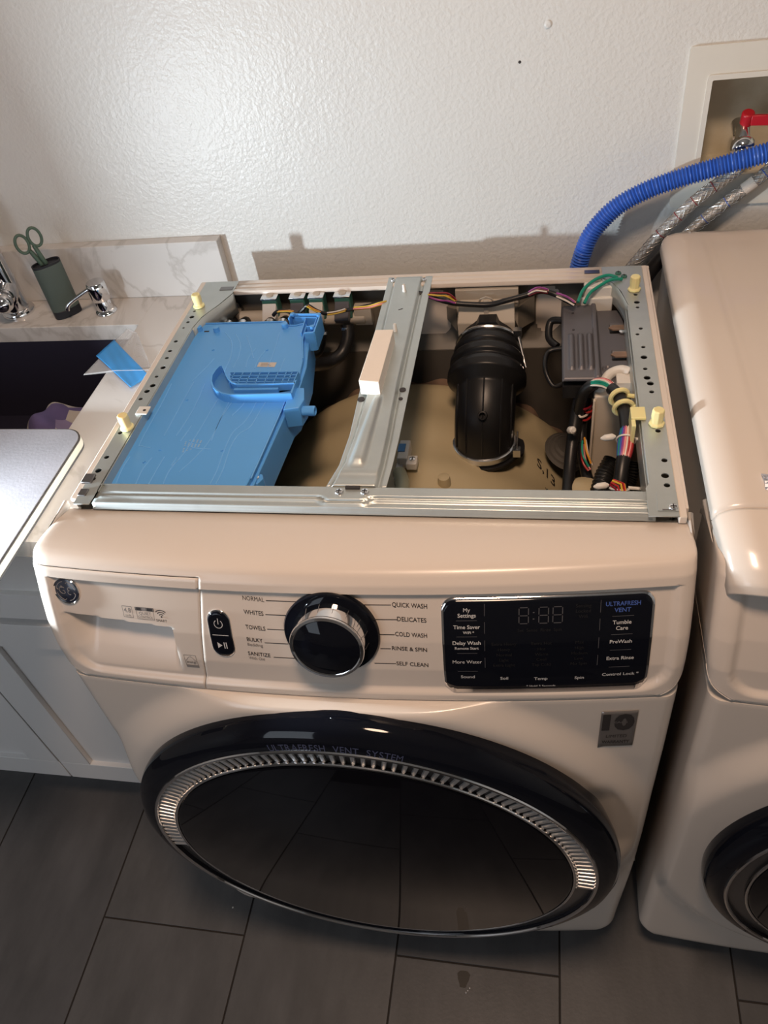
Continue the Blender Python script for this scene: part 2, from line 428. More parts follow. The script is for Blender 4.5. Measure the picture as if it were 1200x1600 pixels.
def build_console(parent, ox, oy, washer=True):
    cols = columns(0.0035); rows = [(0.088, 0.966, 0), (0.084, 0.971, 0.05), (0.065, 0.9775, 0.25), (0.045, 0.983, 0.45), (0.028, 0.9862, 0.65), (0.016, 0.9875, 0.82), (0.009, 0.9872, 0.93), (0.005, 0.9855, 0.98)]
    z = 0.983
    while z > 0.826:
        rows.append((None, z, 1)); z -= (0.0004 if 0.9645 < z < 0.9665 else 0.0017)
    rows += [(None, 0.826, 1), (-0.042, 0.8235, 1), (-0.032, 0.8225, 1)]
    ci = min(range(len(cols)), key=lambda i: abs(cols[i][0] + 0.158))
    pts = []
    for (yy, z, wgt) in rows:
        line = []
        for i, (x, e, side) in enumerate(cols):
            sh = (seam_x(z) - cols[ci][0]) * math.exp(-((x - cols[ci][0]) / 0.04) ** 2) if washer else 0
            xx = x + (sh if not e else 0)
            zc = z
            y0 = interp(z, ZT, YT) if yy is None else yy
            y = y0 + wgt * (bow(xx) + e)
            if yy is None:
                y += recess(xx, z) + (pocket(xx, z) if washer else 0)
            if e and (yy is None or yy > 0):
                k = min(1.0, e / RC); zc -= 0.007 * k * k * sm((z - 0.93) / 0.05)
            if side: y = 0.088
            # rounded lower corners of the console
            ac = abs(xx) - (0.355 - 0.040)
            if ac > 0:
                zb = 0.826 + 0.040 - math.sqrt(max(0, 0.040 ** 2 - min(ac, 0.040) ** 2))
                if zc < zb:
                    zc = zb if yy is None else zb - (0.826 - z)
                    if yy is None: y = interp(zb, ZT, YT) + bow(xx) + e + recess(xx, zb)
                    else: y += interp(zb, ZT, YT) - YT[2]
            line.append((xx + ox + (-0.0095 * sm((-x - 0.340) / 0.013) if x < 0 else 0.0030 * sm((x - 0.340) / 0.013)) * (0.55 + 0.45 * sm((zc - 0.84) / 0.06)), y + oy, zc))
        pts.append(line)
    nr, nc = len(rows), len(cols)
    zi = next(i for i, r in enumerate(rows) if r[0] is None and r[1] < 0.9795)
    def mesh(sel, name):
        mb = MB(); idx = {}
        for i in range(nr - 1):
            for j in range(nc - 1):
                if sel(i, j):
                    q = []
                    for a, b in ((i, j), (i+1, j), (i+1, j+1), (i, j+1)):
                        if (a, b) not in idx:
                            p = list(pts[a][b])
                            if washer:
                                gap = 0.0006
                                if name == 'drawer_front' and b == ci: p[0] -= gap
                                if name != 'drawer_front' and b == ci and a >= zi: p[0] += gap
                                if name == 'drawer_front' and a == zi: p[2] -= gap
                                if name != 'drawer_front' and a == zi and b <= ci: p[2] += gap
                            idx[(a, b)] = len(mb.v); mb.v.append(tuple(p))
                        q.append(idx[(a, b)])
                    mb.f.append(tuple(q))
        me = bpy.data.meshes.new(name); me.from_pydata(mb.v, [], mb.f); me.update()
        o = link(name, me, 'console_white', parent, solid=0.003, auto=60)
        return o
    if washer:
        isd = lambda i, j: i >= zi and j < ci
        a = mesh(lambda i, j: not isd(i, j), 'control_panel')
        b = mesh(isd, 'drawer_front')
        return a, b
    return mesh(lambda i, j: True, 'control_panel'), None

DC = Vector((-0.0165, 0, 0.489))      # door centre
def build_lower(parent, ox, oy, dcx=DC.x):
    cols = columns(0.006); rows = [0.868, 0.855, 0.843, 0.834, 0.8262, 0.8250, 0.8245, 0.8240, 0.8234, 0.8227]
    z = 0.8218
    while z > 0.09: rows.append(z); z -= 0.0065
    rows += [0.092, 0.085, 0.075, 0.066, 0.058, 0.051, 0.047, 0.045]
    mb = MB(); nc = len(cols)
    for z in rows:
        hw = 0.355
        if z < 0.105: hw = 0.355 - 0.06 + math.sqrt(max(0, 0.06**2 - (0.105 - z)**2))
        for (x, e, side) in cols:
            xx = x * hw / 0.355
            r = math.hypot(xx - dcx, z - DC.z)
            col = -0.019 * sm((0.385 - r) / 0.045) if r > 0.30 else -0.019
            col *= interp(z, [0.8205, 0.8225, 0.8250], [1.0, 0.80, 0.0])
            lft = sm((0.4 - z) / 0.35)
            if ox: pass
            elif xx < 0: xx += 0.016 * lft * min(1.0, -x / 0.355) - 0.003 * min(1.0, -x / 0.355)
            else: xx -= 0.010 * lft * min(1.0, x / 0.355)
            y = interp(z, ZT, YT) + bow(x) + e + (col if not e else col * max(0, 1 - e / RC)) + 0.016 * sm((z - 0.8225) / 0.003)
            # finger recess beside the door on the right
            an = math.degrees(math.atan2(z - DC.z, xx - dcx))
            if ox == 0: y += 0.006 * sm((0.356 - r) / 0.010) * sm((an + 8) / 10) * sm((32 - an) / 10)
            if z < 0.07: y += 0.025 * sm((0.07 - z) / 0.025) ** 2
            if side: y = 0.10
            zz = z + 0.022 * sm((0.05 - xx) / 0.25) * sm((0.25 - z) / 0.2)
            mb.v.append((xx + ox, y + oy, zz if ox == 0 else z + 0.018 * sm((0.25 - z) / 0.2)))
    for i in range(len(rows) - 1):
        for j in range(nc - 1):
            a = i * nc + j; mb.f.append((a, a + nc, a + nc + 1, a + 1))
    me = bpy.data.meshes.new('front_panel'); me.from_pydata(mb.v, [], mb.f); me.update()
    return link('front_panel', me, 'enamel', parent, solid=0.003, auto=60)

# ================================================================== WASHER
W = thing('washing_machine', 'white front-load washing machine with its top lid removed, showing the insides', 'washing machine', (0, 0.3, 0))
cp, drawer = build_console(W, 0, 0)
lower = build_lower(W, 0, 0)
# cabinet: side panels, back panel, bottom, inner faces
cab = MB()
cab.box((-0.355, 0.090, 0.03), (-0.3495, 0.600, 0.982)); cab.box((0.3515, 0.090, 0.03), (0.3565, 0.603, 0.984))
cab.box((-0.355, 0.595, 0.03), (0.3565, 0.601, 0.985)); cab.box((-0.355, 0.09, 0.03), (0.355, 0.60, 0.04))
cab.build('cabinet', 'enamel', W, bevel=0.001, seg=2)
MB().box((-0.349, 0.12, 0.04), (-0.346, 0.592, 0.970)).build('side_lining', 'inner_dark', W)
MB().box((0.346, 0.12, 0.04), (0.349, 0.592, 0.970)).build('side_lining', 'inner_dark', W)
bk = MB()
def backfn(a, b):
    x = lerp(-0.346, 0.346, a); z = lerp(0.45, 0.972, b); y = 0.588
    for (x0, x1, z0, z1) in ((-0.02, 0.052, 0.885, 0.955), (0.196, 0.226, 0.885, 0.955), (-0.33, -0.30, 0.86, 0.95)):
        y += 0.008 * sm(-sdr(x, z, x0 - 0.01, x1 + 0.01, z0 - 0.01, z1 + 0.01, 0.02) / 0.006)
    y -= 0.012 * sm((0.872 - z) / 0.012)
    return (x, y, z)
bk.grid(backfn, 120, 80); bk.build('back_lining', 'inner_paint', W)
# dark shelf, rails and a rear brace seen in the depth
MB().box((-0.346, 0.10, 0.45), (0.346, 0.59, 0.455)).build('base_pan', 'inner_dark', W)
# white top edges
MB().box((-0.3555, 0.086, 0.975), (-0.3465, 0.602, 0.9852)).build('top_edge', 'enamel', W, bevel=0.0012)
MB().box((0.3455, 0.076, 0.975), (0.3535, 0.602, 0.9852)).build('top_edge', 'enamel', W, bevel=0.0012)
# back lip with two pressed lines
bl = MB()
def lipfn(a, b):
    x = lerp(-0.292, 0.290, a); y = lerp(0.5655, 0.601, b); z = 0.9855 - 0.0012 * math.exp(-((y - 0.578) / 0.0015)**2) - 0.0012 * math.exp(-((y - 0.590) / 0.0015)**2) - 0.006 * sm((0.5675 - y) / 0.002)
    return (x, y, z)
bl.grid(lipfn, 8, 48); bl.build('back_lip', 'enamel', W, solid=0.001)
# rails with punched holes
def holes_at(lst, z=0.985): return [circ(*Zp(u, v, z)[:2], r) for u, v, r in lst]
LH = [(304, 487, .0022), (300, 496, .0040), (294, 504, .0028), (287, 513, .0022), (275, 534, .0032), (266, 549, .0032), (261, 560, .0030), (255, 575, .0040), (245, 589, .0028), (239, 603, .0042), (230, 612, .0042), (220, 624, .003), (188, 677, .0032), (167, 715, .0034), (154, 736, .0042), (146, 749, .0034)]
plate('left_rail', [(-0.3465, 0.600), (-0.3465, 0.077), (-0.326, 0.077), (-0.3245, 0.30), (-0.3245, 0.460), (-0.319, 0.492), (-0.302, 0.528), (-0.289, 0.562), (-0.2885, 0.600)], holes_at(LH), 0.9858, 0.0014, 'steel', W)
RH = [(993, 461, .003), (995, 473, .004), (996, 481, .0026), (1001, 514, .0028), (996, 523, .0026), (1005, 543, .0028), (1006, 559, .0042), (1008, 577, .0028), (1011, 591, .0042), (1016, 600, .0042), (1018, 613, .003), (1028, 674, .0032), (1038, 720, .0034), (1039, 744, .0042), (1042, 759, .0034), (1046, 779, .003)]
plate('right_rail', [(0.3455, 0.600), (0.288, 0.600), (0.2895, 0.568), (0.303, 0.552), (0.313, 0.528), (0.3205, 0.49), (0.3215, 0.13), (0.3150, 0.118), (0.3150, 0.076), (0.3455, 0.076)], holes_at(RH), 0.9858, 0.0014, 'steel', W)
fl = MB()
fl.box((-0.3245, 0.10, 0.955), (-0.3230, 0.47, 0.985)); fl.tube(catmull([(-0.3240, 0.46, 0.970), (-0.3185, 0.492, 0.970), (-0.3015, 0.528, 0.970), (-0.2885, 0.562, 0.970)], 6), 0.0005, 4)
fl.build('rail_flange', 'steel', W)
fr = MB()
fr.box((0.3170, 0.10, 0.945), (0.3185, 0.49, 0.978)); fr.box((0.3185, 0.10, 0.976), (0.3225, 0.49, 0.9855))
fr.build('rail_flange', 'steel', W, bevel=0.001)
def wallstrip(pts, z0, z1): 
    m_ = MB(); n = len(pts)
    m_.add([(x, y, z0) for x, y in pts] + [(x, y, z1) for x, y in pts], [(i, i+1, n+i+1, n+i) for i in range(n-1)]); return m_
c1 = catmull([(0.3215, 0.49, 0), (0.313, 0.528, 0), (0.303, 0.552, 0), (0.289, 0.568, 0)], 5)
wallstrip([(p.x - 0.001, p.y) for p in c1], 0.955, 0.985).build('rail_flange', 'steel', W, solid=0.001)
c2 = catmull([(-0.3245, 0.46, 0), (-0.319, 0.492, 0), (-0.302, 0.528, 0), (-0.289, 0.562, 0)], 5)
wallstrip([(p.x + 0.001, p.y) for p in c2], 0.950, 0.985).build('rail_flange', 'steel', W, solid=0.001)
# slots on the rear corner plates
for u, v in ((354, 450), (925, 424)):
    q = Zp(u, v, 0.987); MB().box((q.x - 0.011, q.y - 0.005, 0.9859), (q.x + 0.011, q.y + 0.005, 0.9866)).build('corner_tab', 'satin_grey', W)

def screw(u, v, z, r=0.0052, parent=W, m='bright_steel'):
    q = Zp(u, v, z); s = MB().lathe([(r, -0.001), (r, 0.0006), (r*0.85, 0.0018), (r*0.4, 0.0024), (0.0001, 0.0025)], (q.x, q.y, z), n=16)
    o = s.build('screw', m, parent)
    sl = MB().box((q.x - r*0.6, q.y - r*0.12, z + 0.0018), (q.x + r*0.6, q.y + r*0.12, z + 0.0027)).box((q.x - r*0.12, q.y - r*0.6, z + 0.0018), (q.x + r*0.12, q.y + r*0.6, z + 0.0027))
    sl.build('cross_slot', 'print_dark', o)
    return o
# front rail (pressed bead)
def railfn(a, b):
    x = lerp(-0.3265, 0.3235, a); s = b
    yb = interp(x, [-0.33, -0.045, -0.036, 0.008, 0.018, 0.33], [0.0985, 0.0985, 0.0925, 0.0925, 0.0985, 0.0985])
    y = lerp(0.1125, 0.0795, s); z = 0.986
    endf = sm((x + 0.3265) / 0.012) * sm((0.3235 - x) / 0.012)
    z -= 0.0040 * sm((yb - y) / 0.0022 + 0.5) * endf
    z += 0.0030 * math.exp(-((y - yb + 0.0050) / 0.0022)**2) * endf
    z -= 0.0035 * sm((0.0845 - y) / 0.003)
    z -= 0.0045 * (1 - endf)
    if y < 0.083: z -= (0.083 - y) * 1.2
    return (x, y, z)
fr_ = MB().grid(railfn, 150, 40)
for x0, sx in ((-0.3265, 1),):
    pass
fr_.build('front_rail', 'steel', W, solid=0.0012, auto=80)
lipf = MB().box((-0.326, 0.1115, 0.962), (0.323, 0.1128, 0.9855)); lipf.build('front_rail_lip', 'steel', W)
screw(530, 769, 0.9863); screw(570, 769, 0.9863); screw(1052, 793, 0.9862)
q = Zp(551, 763, 0.987); MB().box((q.x - 0.0085, q.y - 0.0012, 0.986), (q.x + 0.0085, q.y + 0.0025, 0.989)).build('hook_tab', 'print_dark', W)
# corner tabs at the front ends
MB().prism([(0.3245, 0.083), (0.3455, 0.083), (0.3455, 0.112), (0.335, 0.116), (0.326, 0.112)], 0.9862, 0.9870).build('corner_tab', 'steel', W)
MB().box((0.329, 0.0835, 0.987), (0.342, 0.0850, 0.9875)).build('corner_slot', 'satin_grey', W)
lc = MB().box((-0.351, 0.088, 0.974), (-0.334, 0.125, 0.984)).box((-0.352, 0.112, 0.980), (-0.338, 0.128, 0.9885)).box((-0.347, 0.090, 0.982), (-0.336, 0.102, 0.9875))
lc.build('corner_clip', 'satin_grey', W, bevel=0.001)

# crossbar
def barfn(a, b):
    y = lerp(0.113, 0.592, b)
    xl = interp(y, [0.112, 0.13, 0.15, 0.206, 0.313, 0.592], [-0.0415, -0.0375, -0.033, -0.0305, -0.034, -0.0385])
    xr = interp(y, [0.112, 0.15, 0.2, 0.6], [0.0315, 0.0335, 0.0345, 0.0335])
    x = lerp(xl, xr, a)
    pl = xl + interp(y, [0.112, 0.20, 0.27, 0.31], [0.008, 0.009, 0.012, 0.0135]); pr = xr - interp(y, [0.112, 0.2, 0.31], [0.010, 0.012, 0.0145])
    z = 0.986 + 0.0048 * sm((x - pl) / 0.0022) * sm((pr - x) / 0.0040) * (1 - 0.6 * sm((0.135 - y) / 0.008)) * sm((0.588 - y) / 0.006)
    z -= 0.0030 * math.exp(-((x - pr - 0.0005) / 0.0022)**2)
    z -= 0.0022 * math.exp(-((x - pl + 0.0008) / 0.0012)**2)
    # long teardrop rib
    t = (y - 0.140) / (0.285 - 0.140)
    if 0 < t < 1:
        cx = lerp(-0.0085, -0.002, t); wd = lerp(0.0090, 0.0045, t)
        z += 0.0062 * math.exp(-((x - cx) / wd) ** 4) * sm(t / 0.10) * sm((1 - t) / 0.15)
    z -= 0.007 * sm((xl + 0.0022 - x) / 0.0022)
    return (x, y, z)
cross_bar = MB().grid(barfn, 70, 130).build('crossbar', 'steel', W, solid=0.0014, auto=80)
for u, v in ((614, 438), (663, 437)): screw(u, v, 0.9870, 0.0038)
for u, v, r in ((564, 623, .0048), (566, 610, .002), (629, 608, .0044), (626, 622, .0028)):
    q = Zp(u, v, 0.9875); MB().lathe([(r, -0.001), (r, 0.0003), (r*0.9, 0.0004)], (q.x, q.y, 0.9868), n=14).build('punched_hole', 'print_dark', cross_bar)
for u, v in ((632, 450), (618, 512)):
    q = Zp(u, v + 6, 0.99); MB().lathe([(0.0028, 0), (0.0034, 0.002), (0.0028, 0.004), (0.0026, 0.011), (0.0018, 0.0125)], (q.x, q.y, 0.990), n=12).build('plastic_pin', 'white_plastic', cross_bar)
q = Zp(626, 484, 0.99); MB().box((q.x - 0.0035, q.y - 0.001, 0.9903), (q.x + 0.0035, q.y + 0.001, 0.9910), rot=0.5).build('slot', 'print_dark', cross_bar)
q = Zp(642, 434, 0.99); MB().box((q.x - 0.009, q.y - 0.003, 0.9865), (q.x + 0.009, q.y + 0.004, 0.9880)).build('tab', 'satin_grey', cross_bar)
fm = MB().prism([(-0.0270, 0.2830), (0.0, 0.2800), (0.0015, 0.4010), (-0.0240, 0.4010)], 0.9900, 1.0120)
lab(fm.build('foam_block', 'foam', W, bevel=0.0008), 'small white foam block')

# yellow plastic caps on the rails
for (u, v) in ((311, 478), (199, 668), (991, 452), (1026, 662)):
    q = Zp(u, v, 0.987)
    cpz = MB().lathe([(0.0090, 0), (0.0095, 0.0012), (0.0090, 0.0030), (0.0072, 0.0040), (0.0066, 0.0060), (0.0075, 0.013), (0.0070, 0.0205), (0.0060, 0.0218)], (q.x, q.y, 0.9862), n=8 if u > 900 else 16)
    lab(cpz.build('cap', 'cream', W, bevel=0.0006, auto=30), 'pale yellow plastic cap')
# bracket clip on the left rail
q = Zp(224, 642, 0.987); MB().box((q.x - 0.009, q.y - 0.008, 0.9862), (q.x + 0.008, q.y + 0.009, 0.9880)).build('rail_clip', 'white_plastic', W, bevel=0.0008)
MB().lathe([(0.0022, 0), (0.0022, 0.0004)], (q.x + 0.002, q.y, 0.9881), n=10).build('clip_hole', 'print_dark', W)

# ---- tub
TR, TCZ = 0.312, 0.500
def tubfn(a, b):
    ang = lerp(math.radians(-10), math.radians(190), a)
    y = lerp(0.105, 0.548, b); r = TR + 0.003 * math.sin(y * 60)
    r -= 0.003 * sm((y - 0.543) / 0.005) 
    return (r * math.cos(ang), y, TCZ + r * math.sin(ang))
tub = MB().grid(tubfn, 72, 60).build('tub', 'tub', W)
tb = MB()
def tub2(a, b):
    ang = lerp(math.radians(-10), math.radians(190), a); y = lerp(0.545, 0.578, b)
    r = 0.300 - 0.006 * math.cos(ang * 24) * (1 if b > 0.3 else 0)
    return (r * math.cos(ang), y, TCZ + r * math.sin(ang))
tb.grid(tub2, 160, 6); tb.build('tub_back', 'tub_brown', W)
# motor mount and ribbed details to the right of the duct
rb = MB()
for r in (0.034, 0.026, 0.018): 
    q = Zp(858, 632, 0.76); rb.lathe([(r, 0), (r + 0.004, 0.004), (r, 0.008)], (0.245, 0.452, 0.744 + (0.034 - r) * 0.6), (0.35, -0.2, 1), 28)
rb.build('rubber_mount', 'inner_dark', W)
# ink marks on the tub "S,13"
q1 = Zp(846, 737, 0.79)
def ang_xz(x): return math.asin(max(-1, min(1, x / TR)))
tv, tf, tw, th = text2d('S,13')
mk = MB()
def on_tub(x, y, off=0.001): 
    r = TR + 0.003 * math.sin(y * 60) + off
    return (x, y, TCZ + math.sqrt(max(0.0001, r * r - x * x)))
a_ = 0.034 / tw
mk.add([on_tub(0.199 + vx * a_ * 0.85, 0.424 + vy * a_ * 1.1 - vx * a_ * 0.55) for vx, vy in tv], tf)
mk.add([on_tub(0.212 + vx * a_ * 0.5, 0.386 + vy * a_ * 0.5) for vx, vy in text2d('v')[0]], text2d('v')[1])
mk.build('ink_writing', 'ink', tub, smooth=False)['kind'] = 'stuff'
# peg and white sensor bracket on the tub
P_ = Vector((0.066, 0.314, 0)); MB().lathe([(0.011, -0.02), (0.0095, 0.006), (0.0085, 0.011), (0.006, 0.012)], (P_.x, P_.y, 0.806), n=16).build('peg', 'tub', tub)
sb = MB().box((-0.004, 0.330, 0.818), (0.012, 0.372, 0.838)).box((0.010, 0.322, 0.822), (0.026, 0.342, 0.834)).box((-0.006, 0.300, 0.810), (0.006, 0.335, 0.826))
sbo = sb.build('sensor_bracket', 'white_plastic', W, bevel=0.0015)
MB().box((-0.0045, 0.345, 0.8382), (0.006, 0.362, 0.8392)).build('sensor_window', 'blue_dark', sbo)
MB().lathe([(0.0048, 0), (0.0048, 0.002), (0.003, 0.003)], (0.019, 0.332, 0.8341), n=12).build('screw', 'bright_steel', sbo)
MB().tube(catmull([(0.000, 0.318, 0.820), (0.010, 0.285, 0.826), (0.012, 0.245, 0.830), (0.004, 0.200, 0.832), (-0.02, 0.16, 0.83)], 8), 0.0105, 14).build('inlet_tube', mat('milky', (0.42, 0.42, 0.30), 0.35), W)

# ---- black duct with bellows
duct_pts = [(0.118, 0.412, 0.782), (0.1185, 0.413, 0.810), (0.1195, 0.420, 0.838), (0.1205, 0.442, 0.862), (0.1210, 0.475, 0.879), (0.1210, 0.503, 0.889), (0.1210, 0.530, 0.896), (0.120, 0.565, 0.900)]
dp = catmull(duct_pts, 24); L = len(dp)
def dr(i):
    y = dp[i].y; r = 0.0455
    if y > 0.452: r = interp(y, [0.452, 0.459, 0.464, 0.474, 0.479, 0.483, 0.487, 0.495, 0.499, 0.503, 0.507, 0.514, 0.518, 0.522, 0.56], [0.0460, 0.0540, 0.0600, 0.0600, 0.0575, 0.0515, 0.0575, 0.0575, 0.0550, 0.0490, 0.0535, 0.0535, 0.0500, 0.0470, 0.0465])
    return r
duct = MB().tube(dp, [dr(i) for i in range(L)], 40, caps=False).build('duct', 'black_rubber', W, auto=70)
lab(duct, 'black rubber elbow duct with bellows')
rbm = MB()
mids = [p for p in dp if 0.4125 < p.y < 0.458]
for da in (-62, -34, 0, 34, 62):
    line = []
    for i, p in enumerate(mids):
        t = (mids[min(i+1, len(mids)-1)] - mids[max(i-1, 0)]).normalized(); s_ = Vector((1, 0, 0)); u_ = s_.cross(t).normalized()
        u_ = u_ if u_.z > 0 or u_.y < 0 else -u_
        a = math.radians(da); line.append(p + (s_ * math.sin(a) + u_ * math.cos(a)) * 0.0460)
    rbm.tube(line, 0.0014, 6)
rbm.build('duct_rib', 'black_plastic', duct)
k0 = min(range(L), key=lambda i: (dp[i] - Vector((0.1200, 0.4235, 0.8445))).length)
tt = (dp[k0+1] - dp[k0-1]).normalized(); uu = Vector((1, 0, 0)).cross(tt).normalized(); uu = uu if uu.z > 0 else -uu
uu = Vector((0, -0.80, 0.60))
MB().lathe([(0.0075, 0.0), (0.0065, 0.010), (0.0045, 0.0102), (0.0040, 0.002)], dp[k0] + uu * 0.043, uu, 16).build('duct_nipple', 'black_plastic', duct)
# bottom flange, clamp
fg = MB().prism([(0.1185 + (0.0535 + (0.008 if abs(math.cos(a)) > 0.93 else 0)) * math.cos(a), 0.412 + 0.0535 * math.sin(a)) for a in [2*PI*k/40 for k in range(40)]], 0.786, 0.791)
fg.build('duct_flange', 'black_rubber', duct)
MB().lathe([(0.0465, 0.793), (0.0490, 0.794), (0.0490, 0.803), (0.0465, 0.804)], (0.1185, 0.412, 0), n=40).build('clamp_band', 'bright_steel', duct)
cs = MB().box((0.163, 0.385, 0.793), (0.174, 0.396, 0.806)).tube([(0.169, 0.390, 0.806), (0.169, 0.412, 0.822)], 0.0013, 8)
cs.build('clamp_screw', 'bright_steel', duct)
MB().tube([(0.121 + 0.0486*math.cos(a), 0.531 - 0.017*math.sin(a), 0.896 + 0.0460*math.sin(a)) for a in [2*PI*k/40 for k in range(41)]], 0.0032, 8).build('clamp_band', 'bright_steel', duct)
MB().box((0.160, 0.515, 0.918), (0.172, 0.526, 0.932)).tube([(0.168, 0.515, 0.920), (0.180, 0.480, 0.890)], 0.0020, 8).build('clamp_screw', 'bright_steel', duct)
MB().prism([(-0.020, 0), (0.020, 0), (0.013, 0.010), (-0.013, 0.010)], 0, 0.022, lambda x, y, z: (0.121 + x, 0.520 + z, 0.936 + y)).build('duct_grip', 'black_rubber', duct)
# beige vent housing on the back wall
vh = MB().box((0.070, 0.562, 0.905), (0.166, 0.588, 0.9765))
vh.add([(0.076, 0.562, 0.960), (0.160, 0.562, 0.960), (0.162, 0.530, 0.938), (0.074, 0.530, 0.938), (0.078, 0.562, 0.86), (0.158, 0.562, 0.86), (0.160, 0.530, 0.87), (0.076, 0.530, 0.87)],
       [(0, 3, 2, 1), (3, 7, 6, 2), (0, 4, 7, 3), (1, 2, 6, 5), (4, 5, 6, 7)])
vho = vh.build('vent_housing', 'beige', W, bevel=0.0015)
MB().box((0.070, 0.5605, 0.9520), (0.166, 0.5625, 0.9535)).build('housing_groove', 'beige_dark', vho)
for x0, x1 in ((0.052, 0.070), (0.166, 0.190)):
    MB().add([(x0, 0.586, 0.935), (x1, 0.586, 0.95), (x1, 0.586, 0.905), (x0, 0.586, 0.912), (x1 if x0 < .1 else x0, 0.560, 0.945), (x1 if x0 < .1 else x0, 0.560, 0.905)], [(0, 1, 4), (1, 2, 5, 4), (2, 3, 5), (0, 4, 5, 3)]).build('housing_ear', 'beige_dark', vho)
cl = MB()
P_ = Vector((0.118, 0.553, 0.962))
cl.tube([(P_.x - 0.012, P_.y, P_.z - 0.004), (P_.x - 0.008, P_.y - 0.004, P_.z + 0.006), (P_.x, P_.y - 0.005, P_.z + 0.010), (P_.x + 0.008, P_.y - 0.004, P_.z + 0.006), (P_.x + 0.012, P_.y, P_.z - 0.004)], 0.0016, 6)
cl.box((P_.x - 0.0035, P_.y - 0.011, P_.z - 0.020), (P_.x + 0.0035, P_.y - 0.007, P_.z + 0.006))
cl.build('cable_clip', 'beige', W)

# ---- rear cable with coloured wire stretches
def path_px(lst): return catmull([Yp(u, v, y) if ax == 'y' else Zp(u, v, y) for u, v, y, ax in lst], 6)
cab_pts = [Yp(652, 458, 0.545), Yp(670, 462, 0.545), Yp(690, 469, 0.543), Yp(712, 474, 0.540), Yp(740, 476, 0.540), Yp(765, 476, 0.540), Yp(790, 470, 0.540), Yp(820, 462, 0.543), Yp(835, 457, 0.545), Yp(850, 455, 0.545), Yp(868, 460, 0.543), Yp(885, 469, 0.535), Yp(897, 475, 0.525)]
cable = MB().tube(catmull(cab_pts, 6), 0.0042, 10).build('rear_cable', 'black_rubber', W)
def wires(segs, cols, r=0.0013, parent=W, spread=0.003, bulge=0.0):
    pts = catmull(segs, 6); n = len(pts)
    for k, c in enumerate(cols):
        a = 2 * PI * k / max(1, len(cols)); off = Vector((0.4*math.cos(a), math.cos(a)*0.6, math.sin(a))) * spread
        bu = Vector((0.5*math.cos(a), 0.4*math.cos(a), math.sin(a))) * bulge
        MB().tube([p + off + bu * math.sin(PI * i / (n-1)) for i, p in enumerate(pts)], r, 6).build('wire', WIRE[c], parent)
wires([Yp(670, 461, 0.535), Yp(686, 464, 0.533), Yp(700, 465, 0.533), Yp(712, 471, 0.533)], ['orange', 'maroon', 'yellow', 'purple', 'pink'], 0.0012, cable, 0.003, 0.004)
wires([Yp(826, 459, 0.535), Yp(840, 453, 0.535), Yp(856, 455, 0.535)], ['pink', 'purple', 'white', 'maroon'], 0.0012, cable, 0.003, 0.001)
wires([Yp(870, 460, 0.528), Yp(886, 466, 0.522), Yp(898, 474, 0.515)], ['pink', 'purple', 'white'], 0.0014, cable, 0.003, 0.001)
# green earth wires
ge = MB()
for A in ([(965, 434, 0.988), (950, 430, 0.990), (930, 437, 0.988), (912, 452, 0.980), (903, 472, 0.972)], [(972, 436, 0.988), (955, 437, 0.991), (938, 446, 0.985), (922, 458, 0.978), (913, 474, 0.970)]):
    ge.tube(catmull([Zp(u, v, z) for u, v, z in A], 6), 0.0024, 8)
lab(ge.build('earth_wire', WIRE['green'], W), 'green earth wires')
for u, v in ((966, 427), (975, 432)): screw(u, v, 0.9866, 0.0045, m='green_coil')
# white block behind module
MB().box((0.262, 0.550, 0.940), (0.302, 0.575, 0.9805)).box((0.258, 0.546, 0.938), (0.304, 0.552, 0.965)).build('filter_block', 'white_plastic', W, bevel=0.002)
# black cable loops left of the module
lp = MB()
lp.tube(catmull([(0.232, 0.52, 0.945), (0.215, 0.525, 0.940), (0.213, 0.505, 0.925), (0.225, 0.490, 0.92)], 8), 0.0055, 10)
lp.tube(catmull([(0.236, 0.47, 0.93), (0.212, 0.468, 0.925), (0.208, 0.440, 0.915), (0.220, 0.42, 0.90), (0.235, 0.425, 0.90)], 8), 0.0035, 10)
lp.build('cable_loop', 'black_rubber', W)

# ---- control module
def modfn(a, b):
    x = lerp(0.2300, 0.3205, a); y = lerp(0.3560, 0.5420, b); z = 0.958
    z -= 0.010 * sm((x - 0.2785) / 0.004)
    for cx in (0.2430, 0.2555, 0.2680):
        z += 0.0050 * math.exp(-((x - cx) / 0.0036) ** 4) * sm((y - 0.374) / 0.006) * sm((0.465 - y) / 0.01)
    z += 0.003 * sm((x - 0.272) / 0.002) * sm((0.281 - x) / 0.003)
    if x > 0.298:
        for cy in (0.490, 0.423):
            d = max(abs(y - cy) - 0.006 * sm((x - 0.290) / 0.008), 0)
            z += -0.006 * math.exp(-(d / 0.004) ** 2)
    z += 0.003 * math.exp(-((math.hypot(x - 0.2905, y - 0.390) - 0.005) / 0.002) ** 2)
    edge = min(x - 0.2300, 0.3205 - x, y - 0.3560, 0.5420 - y); z -= 0.004 * sm((0.003 - edge) / 0.003)
    return (x, y, z)
md = MB().grid(modfn, 90, 120).build('control_module', 'module_grey', W, solid=0.002, auto=70)
md['label'] = 'dark grey ribbed control module'
MB().box((0.2315, 0.3575, 0.925), (0.3190, 0.5405, 0.9435)).build('module_base', 'black_plastic', md)
for (u, v) in ((895, 489), (896, 515)):
    q = Zp(u, v, 0.9585); MB().lathe([(0.0018, 0), (0.0018, 0.0006)], (q.x, q.y, 0.9582), n=10).build('rivet_hole', 'print_dark', md)
for cy in (0.490, 0.423):
    MB().prism([(0.2960, cy), (0.3020, cy + 0.006), (0.3195, cy + 0.006), (0.3195, cy - 0.006), (0.3020, cy - 0.006)], 0.9482, 0.9500).build('copper_slot', 'tub_brown', md)
